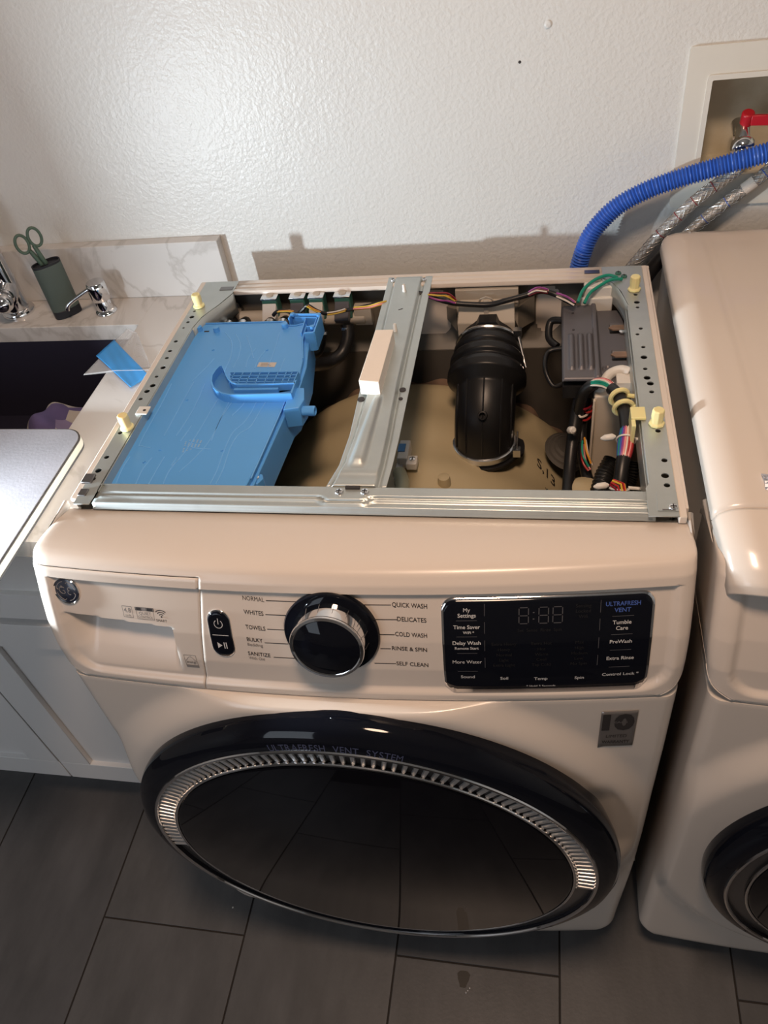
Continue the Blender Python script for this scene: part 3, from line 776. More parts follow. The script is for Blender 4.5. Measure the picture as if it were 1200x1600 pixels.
for (u, v) in ((966, 477), (972, 517), (980, 573)):
    q = Zp(u, v, 0.952); MB().lathe([(0.0042, 0), (0.0042, 0.002), (0.002, 0.003)], (q.x, q.y, 0.9500), n=12).build('module_screw', 'bright_steel', md)

# ---- beige support tower and bracket under the module
M['tower'] = mat('tower_beige', (0.66, 0.58, 0.48), 0.55)
tw_ = MB().add([(0.2720, 0.335, 0.945), (0.3120, 0.335, 0.945), (0.3120, 0.395, 0.925), (0.2720, 0.395, 0.925), (0.2770, 0.345, 0.780), (0.3140, 0.345, 0.780), (0.3140, 0.41, 0.780), (0.2790, 0.41, 0.780)],
             [(0, 1, 2, 3), (0, 4, 5, 1), (1, 5, 6, 2), (3, 2, 6, 7), (0, 3, 7, 4), (4, 7, 6, 5)])
tw_.build('support_tower', 'tower_beige', W, bevel=0.003, seg=3)
MB().box((0.2705, 0.331, 0.80), (0.2735, 0.337, 0.940)).build('tower_edge', 'tower_beige', W, bevel=0.001)
bkt = MB().tube(catmull([(0.279, 0.352, 0.935), (0.290, 0.372, 0.950), (0.306, 0.378, 0.955), (0.318, 0.372, 0.955)], 6), [0.007]*19, 10).box((0.300, 0.350, 0.940), (0.319, 0.384, 0.955))
bkt.build('module_bracket', 'white_plastic', W, bevel=0.001)
# ---- right-hand harness
har = [Zp(898, 690, 0.87), Zp(903, 650, 0.90), Zp(910, 618, 0.935), Zp(925, 602, 0.955), Zp(948, 603, 0.965), Zp(966, 618, 0.968), Zp(975, 640, 0.966), Zp(979, 668, 0.962), Zp(977, 700, 0.955), Zp(972, 730, 0.945), Zp(968, 760, 0.930), Zp(965, 790, 0.910)]
hp = catmull(har, 8)
def sub(p, a, b): return p[int(a * (len(p)-1)): int(b * (len(p)-1)) + 1]
hn = MB(); hn.tube(sub(hp, 0.0, 0.30), 0.0075, 12); hn.tube(sub(hp, 0.40, 0.66), 0.0080, 12); hn.tube(sub(hp, 0.78, 1.0), 0.0085, 12); hn.tube(sub(hp, 0.28, 0.8), 0.0045, 8)
hno = hn.build('wiring_harness', 'black_rubber', W)
def bundle(path, cols, r, R, parent):
    n = len(path)
    for k, c in enumerate(cols):
        a = lerp(-1.25, 1.25, k / max(1, len(cols) - 1)); pts = []
        for i, p in enumerate(path):
            t = (path[min(i+1, n-1)] - path[max(i-1, 0)]).normalized(); s_ = t.cross(Vector((0, 0, 1))).normalized(); u_ = s_.cross(t).normalized()
            if u_.z < 0: u_ = -u_
            RR = R * (0.75 + 0.35 * math.sin(PI * i / (n-1)))
            pts.append(p + s_ * math.sin(a) * RR + u_ * math.cos(a) * RR)
        MB().tube(pts, r, 6).build('wire', WIRE[c], parent)
bundle(sub(hp, 0.28, 0.42), ['red', 'white', 'red', 'pink', 'white', 'green', 'green', 'white'], 0.0014, 0.0070, hno)
bundle(sub(hp, 0.64, 0.80), ['maroon', 'red', 'pink', 'red', 'white', 'pink', 'purple', 'blue', 'green', 'blue'], 0.0014, 0.0080, hno)
bundle([Zp(u, v, z) for u, v, z in ((955, 755, 0.955), (968, 762, 0.953), (972, 775, 0.950))], ['orange', 'red', 'yellow', 'red', 'maroon'], 0.0013, 0.006, hno)
# left vertical cables beside the tower
vc = MB()
vc.tube(catmull([Zp(908, 610, 0.93), Zp(900, 650, 0.90), Zp(893, 700, 0.87), Zp(889, 745, 0.85), Zp(886, 790, 0.84)], 8), 0.0085, 12)
vc.tube(catmull([Zp(920, 600, 0.93), Zp(912, 640, 0.90), Zp(908, 680, 0.87), Zp(915, 735, 0.85), Zp(925, 770, 0.84)], 8), 0.0075, 12)
vc.tube(catmull([Zp(900, 600, 0.94), Zp(912, 590, 0.945), Zp(925, 596, 0.94), Zp(921, 612, 0.93), Zp(907, 618, 0.92)], 8), 0.0035, 10)
vco = vc.build('lower_cable', 'black_rubber', W)
wires([Zp(905, 640, 0.905), Zp(912, 648, 0.905), Zp(922, 644, 0.90), Zp(926, 632, 0.90)], ['red', 'maroon', 'white', 'red'], 0.0016, vco, 0.006, 0.004)
wires([Zp(912, 690, 0.885), Zp(914, 712, 0.88), Zp(922, 730, 0.87)], ['white', 'orange', 'green', 'red', 'pink'], 0.0014, vco, 0.006, 0.003)
MB().lathe([(0.003, -0.008), (0.005, -0.004), (0.005, 0.004), (0.003, 0.006)], Zp(893, 672, 0.905), (0.4, -0.6, 0.5), 10).build('plug', 'white_plastic', vco)
# corrugated black tube under the harness
cp_ = catmull([Zp(985, 720, 0.92), Zp(980, 745, 0.905), Zp(968, 765, 0.895), Zp(940, 775, 0.885), Zp(935, 800, 0.87)], 24)
MB().tube(cp_, [0.0125 + 0.0015 * math.sin(i * 1.6) for i in range(len(cp_))], 16).build('corrugated_tube', 'ribbed_black', W, auto=80)
cp2 = catmull([Zp(958, 720, 0.90), Zp(944, 745, 0.89), Zp(936, 775, 0.88)], 24)
MB().tube(cp2, [0.0115 + 0.0015 * math.sin(i * 1.6) for i in range(len(cp2))], 16).build('corrugated_tube', 'ribbed_black', W, auto=80)
MB().lathe([(0.024, 0), (0.023, 0.006), (0.016, 0.012), (0.002, 0.014)], Zp(913, 768, 0.84), n=24).build('counterweight_bolt', 'tub', W)
# clamps and ties
def ring_at(t, R, r, m, name, w=1.0):
    i = int(t * (len(hp) - 1)); p = hp[i]; tn = (hp[i+1] - hp[i-1]).normalized()
    a = tn.cross(Vector((0, 0, 1))).normalized(); b = a.cross(tn).normalized()
    k = MB().tube([p + (a * math.cos(x) + b * math.sin(x)) * R for x in [2*PI*j/24 for j in range(25)]], r, 8)
    return k, p, a, b
for t in (0.475, 0.535):
    k, p, a, b = ring_at(t, 0.0110, 0.0032, None, None)
    k.tube([p + Vector((0.010, 0, 0.002)), p + Vector((0.020, -0.002, 0.002))], 0.003, 8)
    lab(k.build('harness_clamp', 'cream', W), 'cream plastic harness clamp')
q = Zp(1003, 648, 0.987); MB().box((q.x - 0.013, q.y - 0.010, 0.9862), (q.x + 0.004, q.y + 0.012, 0.9900)).box((q.x - 0.013, q.y - 0.022, 0.955), (q.x - 0.008, q.y + 0.012, 0.988)).build('clamp_mount', 'cream', W, bevel=0.001)
for t, dx in ((0.70, -1), (0.93, -1)):
    k, p, a, b = ring_at(t, 0.0110, 0.0012, None, None)
    k.tube([p + Vector((0.010, 0, 0.002)), p + Vector((0.028, -0.002, 0.002))], 0.0022, 8)
    k.box((p.x + 0.0265, p.y - 0.008, p.z - 0.005), (p.x + 0.0285, p.y + 0.010, p.z + 0.010))
    k.lathe([(0.0012, -0.012), (0.0040, -0.007), (0.0042, 0.002), (0.0015, 0.006)], p + Vector((-0.018, 0.001, 0.004)), (1, 0.1, 0.1), 10)
    lab(k.build('cable_tie', 'white_plastic', W), 'white cable tie around harness')

# ---- detergent dispenser box
BZ = 0.972
bout = [(-0.3345, 0.126), (-0.3345, 0.300), (-0.3345, 0.486), (-0.325, 0.494), (-0.185, 0.493), (-0.178, 0.482), (-0.168, 0.481), (-0.152, 0.486), (-0.1490, 0.480), (-0.1460, 0.440), (-0.1340, 0.392), (-0.1300, 0.340), (-0.1320, 0.300), (-0.1375, 0.290), (-0.1390, 0.230), (-0.1420, 0.160), (-0.1450, 0.126)]
dbx = MB().prism(bout, 0.935, BZ).build('detergent_box', 'blue_plastic', W, bevel=0.0014)
dbx['label'] = 'blue plastic detergent dispenser box'
rim = MB().tube([(x, y, BZ + 0.0006) for x, y in bout[:11]], 0.0012, 6); rim.build('box_rim', 'blue_plastic', dbx)
sd = MB().prism([(-0.1500, 0.480), (-0.1430, 0.472), (-0.1290, 0.385), (-0.1265, 0.300), (-0.1330, 0.285), (-0.1400, 0.135), (-0.1470, 0.130)], 0.915, 0.9640)
sd.build('lower_shell', 'blue_plastic', dbx, bevel=0.0015)
# raised corner cradle at the back right
cr = MB()
def wallp(pts, h0, h1, t=0.0012):
    m_ = MB(); n = len(pts)
    for i in range(n - 1):
        a = Vector((*pts[i], 0)); b = Vector((*pts[i+1], 0)); d = (b - a).normalized(); nn = Vector((-d.y, d.x, 0)) * t
        m_.add([(a + nn)[:2] + (h0,), (b + nn)[:2] + (h0,), (b - nn)[:2] + (h0,), (a - nn)[:2] + (h0,), (a + nn)[:2] + (h1,), (b + nn)[:2] + (h1,), (b - nn)[:2] + (h1,), (a - nn)[:2] + (h1,)],
               [(0,3,2,1),(4,5,6,7),(0,1,5,4),(1,2,6,5),(2,3,7,6),(3,0,4,7)])
    return m_
ck = wallp([(-0.177, 0.487), (-0.176, 0.500), (-0.129, 0.498), (-0.1285, 0.448), (-0.143, 0.446)], 0.950, 0.982)
ck.v += []; ck.build('corner_cradle', 'blue_plastic', dbx, bevel=0.0005)
wallp([(-0.170, 0.495), (-0.134, 0.493), (-0.1335, 0.470), (-0.145, 0.468)], 0.960, 0.979, 0.0008).build('cradle_rib', 'blue_plastic', dbx)
wallp([(-0.152, 0.493), (-0.150, 0.452)], 0.960, 0.978, 0.0008).build('cradle_rib', 'blue_plastic', dbx)
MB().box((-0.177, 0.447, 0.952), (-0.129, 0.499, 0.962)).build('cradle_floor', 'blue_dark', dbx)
for (x, y) in ((-0.1735, 0.4985), (-0.1315, 0.4955), (-0.1340, 0.462)):
    MB().lathe([(0.0035, 0), (0.0035, 0.004), (0.0015, 0.0042)], (x, y, 0.979), n=12).build('screw_boss', 'blue_plastic', dbx)
# back tabs
for u, v in ((311, 513), (338, 514), (445, 508)):
    q = Zp(u, v, BZ + 0.004); MB().lathe([(0.0050, 0), (0.0048, 0.008), (0.0028, 0.0085)], (q.x, q.y, BZ - 0.001), n=12).build('tab', 'blue_plastic', dbx)
tabm = wallp([(-0.3335, 0.478), (-0.3335, 0.497), (-0.3255, 0.497), (-0.3255, 0.485)], BZ - 0.002, BZ + 0.007, 0.0009); tabm.build('tab', 'blue_plastic', dbx)
for u, v in ((243, 622), (176, 734)):
    q = Zp(u, v, BZ + 0.002); MB().lathe([(0.0035, 0), (0.0030, 0.005), (0.001, 0.0052)], (q.x, q.y, BZ - 0.001), n=10).build('tab', 'blue_plastic', dbx)
# flowing ridges over the lid
RPX = [[(268, 600), (254, 628), (220, 690), (222, 697), (236, 700)], [(303, 597), (290, 620), (256, 682)], [(320, 600), (302, 640), (275, 682)], [(357, 600), (340, 625), (310, 675), (290, 705), (265, 735), (255, 757)],
       [(372, 600), (352, 640), (330, 685), (305, 715), (280, 738)], [(203, 714), (190, 735), (181, 757)], [(238, 715), (222, 735), (212, 757)], [(257, 714), (246, 732), (232, 757)], [(276, 715), (268, 728), (282, 716)],
       [(352, 520), (362, 535), (360, 560), (345, 590)], [(368, 522), (376, 540), (372, 560), (364, 575)], [(385, 524), (392, 545), (396, 560)], [(400, 545), (388, 560), (384, 575)], [(415, 548), (404, 562), (398, 576)],
       [(445, 560), (430, 600), (425, 620)], [(420, 620), (402, 650), (390, 668), (372, 680), (360, 700), (348, 735), (337, 757)], [(405, 620), (392, 645), (380, 662), (364, 676), (352, 700), (340, 733), (328, 757)],
       [(365, 625), (345, 655), (330, 690)], [(335, 560), (322, 575), (300, 596)], [(452, 610), (440, 640), (418, 690), (392, 748)], [(300, 700), (330, 702)], [(392, 610), (380, 632), (362, 650)], [(282, 690), (300, 665)], [(437, 520), (430, 545), (418, 575)]]
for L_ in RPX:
    MB().tube(catmull([Zp(u, v, BZ - 0.0002) for u, v in L_], 6), 0.0009, 6).build('ridge', 'blue_ridge_lit', dbx)
for u, v in ((333, 547), (417, 547), (292, 625), (383, 624), (250, 703), (347, 704), (225, 722)):
    q = Zp(u, v, BZ); MB().lathe([(0.0022, 0), (0.0018, 0.0014), (0.0006, 0.0015)], (q.x, q.y, BZ), n=10).build('moulding_dot', 'blue_plastic', dbx)
q = Zp(323, 518, BZ); MB().box((q.x - 0.004, q.y - 0.0015, BZ), (q.x + 0.004, q.y + 0.0015, BZ + 0.0004)).build('slot', 'print_dark', dbx)
# label and moulded lettering
q = Zp(417, 570, BZ)
lb = MB().box((q.x - 0.0135, q.y - 0.0055, BZ), (q.x + 0.0135, q.y + 0.0055, BZ + 0.0005), rot=-0.04).build('label_sticker', 'label_paper', dbx)
for k in range(3):
    MB().box((q.x - 0.009, q.y - 0.003 + k * 0.0026, BZ + 0.0005), (q.x + 0.007 - k*0.003, q.y - 0.0022 + k * 0.0026, BZ + 0.0007)).build('label_print', 'print_grey', lb)
for k in range(5):
    q = Zp(286 + k * 6, 706 - k*2, BZ); q2 = Zp(292 + k * 6, 686, BZ)
    dd = (q2 - q); dd.z = 0
    for j in range(8):
        if (j + k) % 4 == 3: continue
        c_ = q + dd * (j / 8); MB().box((c_.x - 0.0010, c_.y - 0.0007, BZ), (c_.x + 0.0010, c_.y + 0.0007, BZ + 0.0004), rot=0.4).build('moulded_mark', mat('blue_pale', (0.30, 0.48, 0.72), 0.4) if 'blue_pale' not in M else 'blue_pale', dbx)
# J shaped conduit on top of the lid
Jo = [Zp(u, v, 0.986)[:2] for u, v in ((343, 571), (337, 577), (331, 586), (330, 596), (333, 604), (339, 610), (347, 614), (358, 616), (380, 616), (455, 614), (462, 594))]
Ji = [Zp(u, v, 0.986)[:2] for u, v in ((347, 571), (350, 577), (353, 585), (357, 592), (362, 597), (370, 600), (400, 600), (461, 598))]
jt = wallp([tuple(p) for p in [Ji[0]] + Jo], BZ, 0.986, 0.0011); jt.build('conduit_wall', 'blue_plastic', dbx)
wallp([tuple(p) for p in Ji], BZ, 0.986, 0.0011).build('conduit_wall', 'blue_plastic', dbx)
wallp([tuple(Zp(u, v, 0.984)[:2]) for u, v in ((365, 606), (434, 605))], BZ, 0.982, 0.0022).build('conduit_wall', 'blue_plastic', dbx)
poly = [tuple(p) for p in Jo + list(reversed(Ji))]
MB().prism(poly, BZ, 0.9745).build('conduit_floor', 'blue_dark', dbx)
# rib grid next to it
gx = [Zp(u, 590, 0.984).x for u in (362, 375, 388, 402, 416, 430, 443, 452, 461)]
y0_, y1_ = Zp(400, 598, 0.984).y, Zp(400, 581, 0.984).y
for x in gx: wallp([(x, y0_), (x + 0.001, y1_)], BZ, 0.984, 0.0006).build('grid_rib', 'blue_plastic', dbx)
for t in (0.12, 0.4, 0.7, 1.0): wallp([(gx[0] - 0.006 * t, lerp(y0_, y1_, t)), (gx[-1], lerp(y0_, y1_, t))], BZ, 0.984, 0.0006).build('grid_rib', 'blue_plastic', dbx)
# spout and screw ears on the right side
sp = MB().prism([(-0.133, 0.270), (-0.112, 0.274), (-0.109, 0.292), (-0.115, 0.318), (-0.133, 0.318)], 0.945, 0.976)
sp.lathe([(0.0070, 0), (0.0070, 0.019), (0.0048, 0.0195), (0.0045, 0.010)], (-0.113, 0.2835, 0.963), (1, 0, 0), 18)
sp.build('spout', 'blue_plastic', dbx, bevel=0.001)
for (u, v, s_) in ((444, 634, 1), (400, 746, 1)):
    q = Zp(u, v, 0.962)
    er = MB().prism([(q.x - 0.012, q.y - 0.010), (q.x + 0.004, q.y - 0.010), (q.x + 0.009, q.y), (q.x + 0.006, q.y + 0.008), (q.x - 0.012, q.y + 0.008)], 0.940, 0.9605).build('screw_ear', 'blue_plastic', dbx, bevel=0.001)
    MB().lathe([(0.0042, 0), (0.0040, 0.002), (0.0015, 0.003)], (q.x, q.y, 0.9605), n=12).build('ear_screw', 'bright_steel', dbx)

# ---- solenoid valves with manifold
mf = MB().tube([(-0.285, 0.560, 0.938), (-0.195, 0.560, 0.938)], 0.014, 14).tube([(-0.165, 0.560, 0.935), (-0.075, 0.560, 0.935)], 0.010, 12).box((-0.092, 0.553, 0.925), (-0.064, 0.568, 0.958))
mfo = mf.build('valve_manifold', 'beige', W, bevel=0.0015)
for (xc, yc, conn, w_) in ((-0.2270, 0.552, 'white_plastic', 0.0125), (-0.1805, 0.552, 'connector_grey', 0.0120), (-0.1495, 0.552, 'white_plastic', 0.0120), (-0.1070, 0.552, 'connector_grey', 0.0125)):
    vv = MB().box((xc - w_, yc - 0.002, 0.940), (xc + w_, yc + 0.020, 0.978)).build('valve_coil', 'green_coil', mfo, bevel=0.002)
    MB().box((xc - w_ - 0.0008, yc - 0.003, 0.9775), (xc + w_ + 0.0008, yc + 0.021, 0.9800)).build('valve_yoke', 'bright_steel', mfo, bevel=0.0006)
    MB().lathe([(0.0062, 0), (0.0060, 0.0012), (0.003, 0.0016)], (xc, yc + 0.009, 0.9800), n=16).build('valve_cap', 'beige', mfo)
    MB().add([(xc - w_ + 0.001, yc - 0.003, 0.972), (xc + w_ - 0.001, yc - 0.003, 0.972), (xc + w_ - 0.004, yc - 0.016, 0.945), (xc - w_ - 0.002, yc - 0.016, 0.945), (xc - w_ + 0.001, yc + 0.002, 0.955), (xc + w_ - 0.001, yc + 0.002, 0.955), (xc + w_ - 0.004, yc - 0.008, 0.936), (xc - w_ - 0.002, yc - 0.008, 0.936)],
             [(0, 1, 2, 3), (3, 2, 6, 7), (0, 3, 7, 4), (1, 5, 6, 2), (4, 7, 6, 5), (0, 4, 5, 1)]).build('valve_connector', conn, mfo, bevel=0.0008)
vw = [Yp(427, 493, 0.525), Yp(433, 487, 0.525), Yp(448, 486, 0.523), Yp(462, 492, 0.520), Yp(475, 482, 0.520), Yp(482, 478, 0.520), Yp(496, 486, 0.520), Yp(512, 490, 0.520), Yp(535, 486, 0.520), Yp(560, 481, 0.522), Yp(592, 474, 0.525), Yp(610, 470, 0.53)]
vwo = MB().tube(catmull(vw, 6), 0.0030, 8).build('valve_cable', 'black_rubber', W)
wires([Yp(434, 487, 0.518), Yp(448, 486, 0.516), Yp(458, 487, 0.516)], ['orange', 'yellow'], 0.0010, vwo, 0.002)
wires([Yp(480, 478, 0.514), Yp(490, 484, 0.514), Yp(500, 488, 0.514)], ['orange', 'yellow'], 0.0010, vwo, 0.002)
wires([Yp(512, 490, 0.514), Yp(526, 488, 0.514), Yp(540, 484, 0.514)], ['orange', 'white', 'yellow'], 0.0010, vwo, 0.002)
wires([Yp(553, 482, 0.514), Yp(575, 480, 0.514), Yp(592, 475, 0.514), Yp(604, 472, 0.52)], ['orange', 'yellow', 'pink', 'orange'], 0.0010, vwo, 0.002)
for (x, z) in ((-0.298, 0.950), (-0.273, 0.950), (-0.227, 0.950), (-0.205, 0.950)):
    MB().tube(catmull([(x, 0.553, 0.938), (x, 0.532, 0.945), (x, 0.515, 0.938), (x, 0.50, 0.915), (x, 0.49, 0.86)], 6), 0.0095, 14).build('inlet_hose', 'black_rubber', W)
    MB().tube([(x, 0.532 + 0.002 * math.cos(0), 0.9445), (x, 0.527, 0.9440)], 0.0106, 16).build('hose_band', 'bright_steel', W)
    MB().tube([(x, 0.524, 0.9425), (x, 0.521, 0.9415)], 0.0106, 16).build('hose_band', 'bright_steel', W)
MB().tube(catmull([Yp(543, 508, 0.548), Yp(543, 530, 0.535), Yp(534, 552, 0.52), Yp(514, 566, 0.50), Yp(490, 570, 0.47), Yp(470, 572, 0.44), Yp(440, 575, 0.40)], 8), 0.0105, 14).build('inlet_hose', 'black_rubber', W)
MB().tube(catmull([Yp(502, 515, 0.54), Yp(500, 535, 0.53), Yp(494, 550, 0.52), Yp(475, 556, 0.50), Yp(450, 560, 0.46)], 8), 0.0095, 14).build('inlet_hose', 'black_rubber', W)
q = Yp(542, 511, 0.547); MB().tube([q, q + Vector((0, -0.002, -0.004))], 0.0118, 18).build('hose_band', 'bright_steel', W)
q = Yp(504, 518, 0.539); MB().tube([q, q + Vector((0, -0.002, -0.004))], 0.0106, 18).build('hose_band', 'bright_steel', W)
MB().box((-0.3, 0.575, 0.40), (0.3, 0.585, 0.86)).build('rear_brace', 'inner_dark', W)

# ================================================================== PRINT ON THE CONSOLE
def face_pt(x, z, off):
    e = 0 if abs(x) < 0.355 - RC else RC - math.sqrt(max(0, RC * RC - (abs(x) - 0.355 + RC) ** 2))
    return (x, FS(x, z) + recess(x, z) + e - off, z)
def flat_text(s, cx, cz, parent, m, width=None, height=None, off=0.0004, align='c', tilt=0.0, name='lettering', hs=None):
    vs, fs, tw, th = text2d(s)
    if height is None: height = 0.0045
    cap = text2d('H')[3]; k = height / cap; kx = k if width is None else width / tw
    x0 = cx - (tw * kx / 2 if align == 'c' else (tw * kx if align == 'r' else 0))
    mb = MB(); mb.add([face_pt(x0 + vx * kx, cz - height / 2 + vy * k + tilt * (vx * kx), off) for vx, vy in vs], fs)
    return mb.build(name, m, parent, smooth=False)
def stroke(pts, w_, parent, m, off=0.0004, name='print_line', closed=False):
    mb = MB(); P2 = [Vector((p[0], p[1])) for p in pts]
    if closed: P2.append(P2[0])
    for i in range(len(P2) - 1):
        a, b = P2[i], P2[i+1]; d = (b - a); ln = d.length
        if ln < 1e-7: continue
        d /= ln; n_ = Vector((-d.y, d.x)) * w_ / 2; st = max(1, int(ln / 0.006))
        for k in range(st):
            p, q = a + (b - a) * (k / st) - d * w_ * 0.25, a + (b - a) * ((k+1) / st) + d * w_ * 0.25
            mb.add([face_pt(*(p + n_), off), face_pt(*(q + n_), off), face_pt(*(q - n_), off), face_pt(*(p - n_), off)], [(0, 1, 2, 3)])
    return mb.build(name, m, parent, smooth=False)
def patch(x0, z0, x1, z1, r, parent, m, off, name, th=0.0, bev=0):
    """rounded plate following the curved face"""
    nx = max(2, int((x1 - x0) / 0.008)); out = rrect(x0, z0, x1, z1, r, 6)
    mb = MB()
    top = MB()
    # grid clipped to rounded rectangle by remapping
    NX, NZ = nx * 2, 14
    def fn(a, b):
        x = lerp(x0, x1, a); z = lerp(z0, z1, b)
        dx = max(x0 + r - x, x - x1 + r, 0); 
        if dx > 0:
            hz = r - math.sqrt(max(0, r*r - dx*dx)); zc = (z0+z1)/2; z = zc + (z - zc) * ((z1 - z0)/2 - hz) / ((z1 - z0)/2)
        return face_pt(x, z, off)
    xs = [0.0] + [r/(x1-x0) * (1 - math.cos(k * PI/12)) for k in range(1, 6)] + [lerp(r/(x1-x0), 1 - r/(x1-x0), k/NX) for k in range(NX+1)] + [1 - r/(x1-x0) * (1 - math.cos(k * PI/12)) for k in range(5, 0, -1)] + [1.0]
    o = []
    for a in xs:
        for j in range(NZ + 1): o.append(fn(a, j / NZ))
    mb.v = o
    for i in range(len(xs) - 1):
        for j in range(NZ):
            p = i * (NZ+1) + j; mb.f.append((p, p + NZ + 1, p + NZ + 2, p + 1))
    ob = mb.build(name, m, parent, solid=0, auto=60)
    md_ = ob.modifiers.new('solidify', 'SOLIDIFY'); md_.thickness = max(th, 0.0003); md_.offset = 0
    return ob
CYC = [('NORMAL', -0.109, -0.0847, 0.9543, 'l'), ('WHITES', -0.1099, -0.0875, 0.9383, 'l'), ('TOWELS', -0.1104, -0.0878, 0.9203, 'l'), ('BULKY', -0.1113, -0.0931, 0.9050, 'l'), ('SANITIZE', -0.1134, -0.0874, 0.8855, 'l'),
       ('QUICK WASH', 0.0544, 0.0911, 0.9510, 'l'), ('DELICATES', 0.0589, 0.0897, 0.9350, 'l'), ('COLD WASH', 0.0558, 0.0897, 0.9175, 'l'), ('RINSE & SPIN', 0.0512, 0.0888, 0.9000, 'l'), ('SELF CLEAN', 0.0545, 0.0891, 0.8795, 'l')]
for s_, xa, xb, zc, al in CYC:
    flat_text(s_, (xa + xb) / 2, zc, cp, 'print_dark', width=xb - xa, height=0.0050, tilt=-0.06, name='cycle_name')
flat_text('Bedding', -0.1029, 0.8980, cp, 'print_grey', width=0.0178, height=0.0038, tilt=-0.06, name='cycle_note')
flat_text('With Oxi', -0.1043, 0.8792, cp, 'print_grey', width=0.0187, height=0.0038, tilt=-0.06, name='cycle_note')
for x0, x1, z in ((-0.0824, -0.0440, .9521), (-0.0851, -0.0575, .9360), (-0.0855, -0.064, .9186), (-0.091, -0.0645, .9012), (-0.0837, -0.058, .8818), (0.0191, 0.0531, .9503), (0.033, 0.0589, .9340), (0.0387, 0.0551, .9165), (0.0387, 0.0497, .8989), (0.0306, 0.0538, .8790)):
    stroke([(x0, z), (x1, z)], 0.0009, cp, 'print_dark', name='pointer_line')
# buttons
btn = patch(-0.1540, 0.8795, -0.1275, 0.9390, 0.0128, cp, 'chrome', 0.0006, 'button_trim', 0.0012)
bb = patch(-0.1528, 0.8808, -0.1287, 0.9377, 0.0120, cp, 'black_gloss', 0.0014, 'start_button', 0.0016)
stroke([(-0.1500, 0.9100), (-0.1315, 0.9100)], 0.0008, cp, 'print_white', 0.0027, 'button_divider')
pc = (-0.1412, 0.9235)
stroke([(pc[0] + 0.0048 * math.cos(math.radians(a)), pc[1] + 0.0048 * math.sin(math.radians(a))) for a in range(125, 416, 15)], 0.0008, cp, 'print_white', 0.0027, 'power_symbol')
stroke([(pc[0], pc[1]), (pc[0], pc[1] + 0.0065)], 0.0008, cp, 'print_white', 0.0027, 'power_symbol')
mb = MB(); mb.add([face_pt(-0.1465, 0.9005, 0.0027), face_pt(-0.1465, 0.8925, 0.0027), face_pt(-0.1410, 0.8965, 0.0027)], [(0, 1, 2)]); mb.build('play_symbol', 'print_white', cp, smooth=False)
for x in (-0.1385, -0.1360): stroke([(x, 0.9005), (x, 0.8925)], 0.0012, cp, 'print_white', 0.0027, 'pause_symbol')
# knob
KZ = 0.72
KC = Vector((-0.0130, FS(-0.013, 0.918) + 0.0045, 0.9180))
kax = Vector((0.02, -1, 0.27)).normalized()
kb = MB().lathe([(0.0395, -0.006), (0.0515, -0.006), (0.0530, 0.0005), (0.0515, 0.0030), (0.0395, 0.0034)], KC, kax, 64, closed=True)
knob = kb.build('cycle_knob', 'black_gloss', W, auto=50); knob['label'] = 'chrome cycle dial with black face'
MB().lathe([(0.0425, 0.0), (0.0418, 0.0060), (0.0402, 0.0145), (0.0392, 0.0215), (0.0400, 0.0222), (0.0404, 0.0240), (0.0396, 0.0260), (0.0368, 0.0266), (0.0358, 0.0256)], KC, kax, 64).build('knob_body', 'chrome', knob, auto=50)
MB().lathe([(0.0001, 0.0260), (0.0353, 0.0260), (0.0361, 0.0251)], KC, kax, 64).build('knob_face', 'black_gloss', knob, auto=50)
for k in range(7):
    a = math.radians(-10 + k * 22); e1 = Vector((1, 0, 0)); e1 = (e1 - kax * e1.dot(kax)).normalized(); e2 = kax.cross(e1) * -1
    if e2.z < 0: e2 = -e2
    d = e1 * math.cos(a) + e2 * math.sin(a)
    MB().tube([KC + d * 0.0420 + kax * 0.005, KC + d * 0.0400 + kax * 0.016], 0.0003, 5).build('knob_groove', 'satin_grey', knob)
# display
dt = patch(0.1055, 0.8390, 0.3190, 0.9585, 0.0125, cp, 'chrome', 0.0006, 'display_trim', 0.0012)
dsp = patch(0.1078, 0.8412, 0.3165, 0.9562, 0.0110, cp, 'black_gloss', 0.0013, 'display_panel', 0.0016)
DT = [('My', .1319, .9462, .0042), ('Settings', .1318, .9402, .0042), ('Time Saver', .1315, .9272, .0042), ('WiFi *', .1334, .9208, .0030), ('Delay Wash', .1312, .9088, .0042), ('Remote Start', .1312, .9022, .0032), ('More Water', .1312, .8842, .0042),
      ('Sound', .1312, .8630, .0042), ('Soil', .170, .8602, .0042), ('Temp', .2085, .8588, .0042), ('Spin', .2486, .8588, .0042), ('* Hold 3 Seconds', .2088, .8468, .0030), ('Tumble', .2879, .9277, .0042), ('Care', .2883, .9212, .0042), ('PreWash', .2881, .9058, .0042),
      ('Extra Rinse', .2889, .8846, .0042), ('Control Lock *', .2906, .8622, .0042)]
for s_, x, z, h in DT: flat_text(s_, x, z, cp, 'print_white', height=h, off=0.0026, name='display_lettering')
flat_text('ULTRAFRESH', .2879, .9480, cp, 'print_blue', width=0.034, height=.0045, off=0.0026, name='display_lettering')
flat_text('VENT', .2877, .9412, cp, 'print_blue', height=.0045, off=0.0026, name='display_lettering')
def seg7(x, z, w_, h):
    for a, b in (((0, 0), (w_, 0)), ((0, h/2), (w_, h/2)), ((0, h), (w_, h)), ((0, 0), (0, h/2)), ((0, h/2), (0, h)), ((w_, 0), (w_, h/2)), ((w_, h/2), (w_, h))):
        dx, dz = (b[0]-a[0])*0.12, (b[1]-a[1])*0.12
        stroke([(x + a[0] + dx, z + a[1] + dz), (x + b[0] - dx, z + b[1] - dz)], 0.0008, cp, 'print_dim', 0.0026, 'digit_segment')
for x in (0.1850, 0.2050, 0.2190): seg7(x, 0.9300, 0.0095, 0.0175)
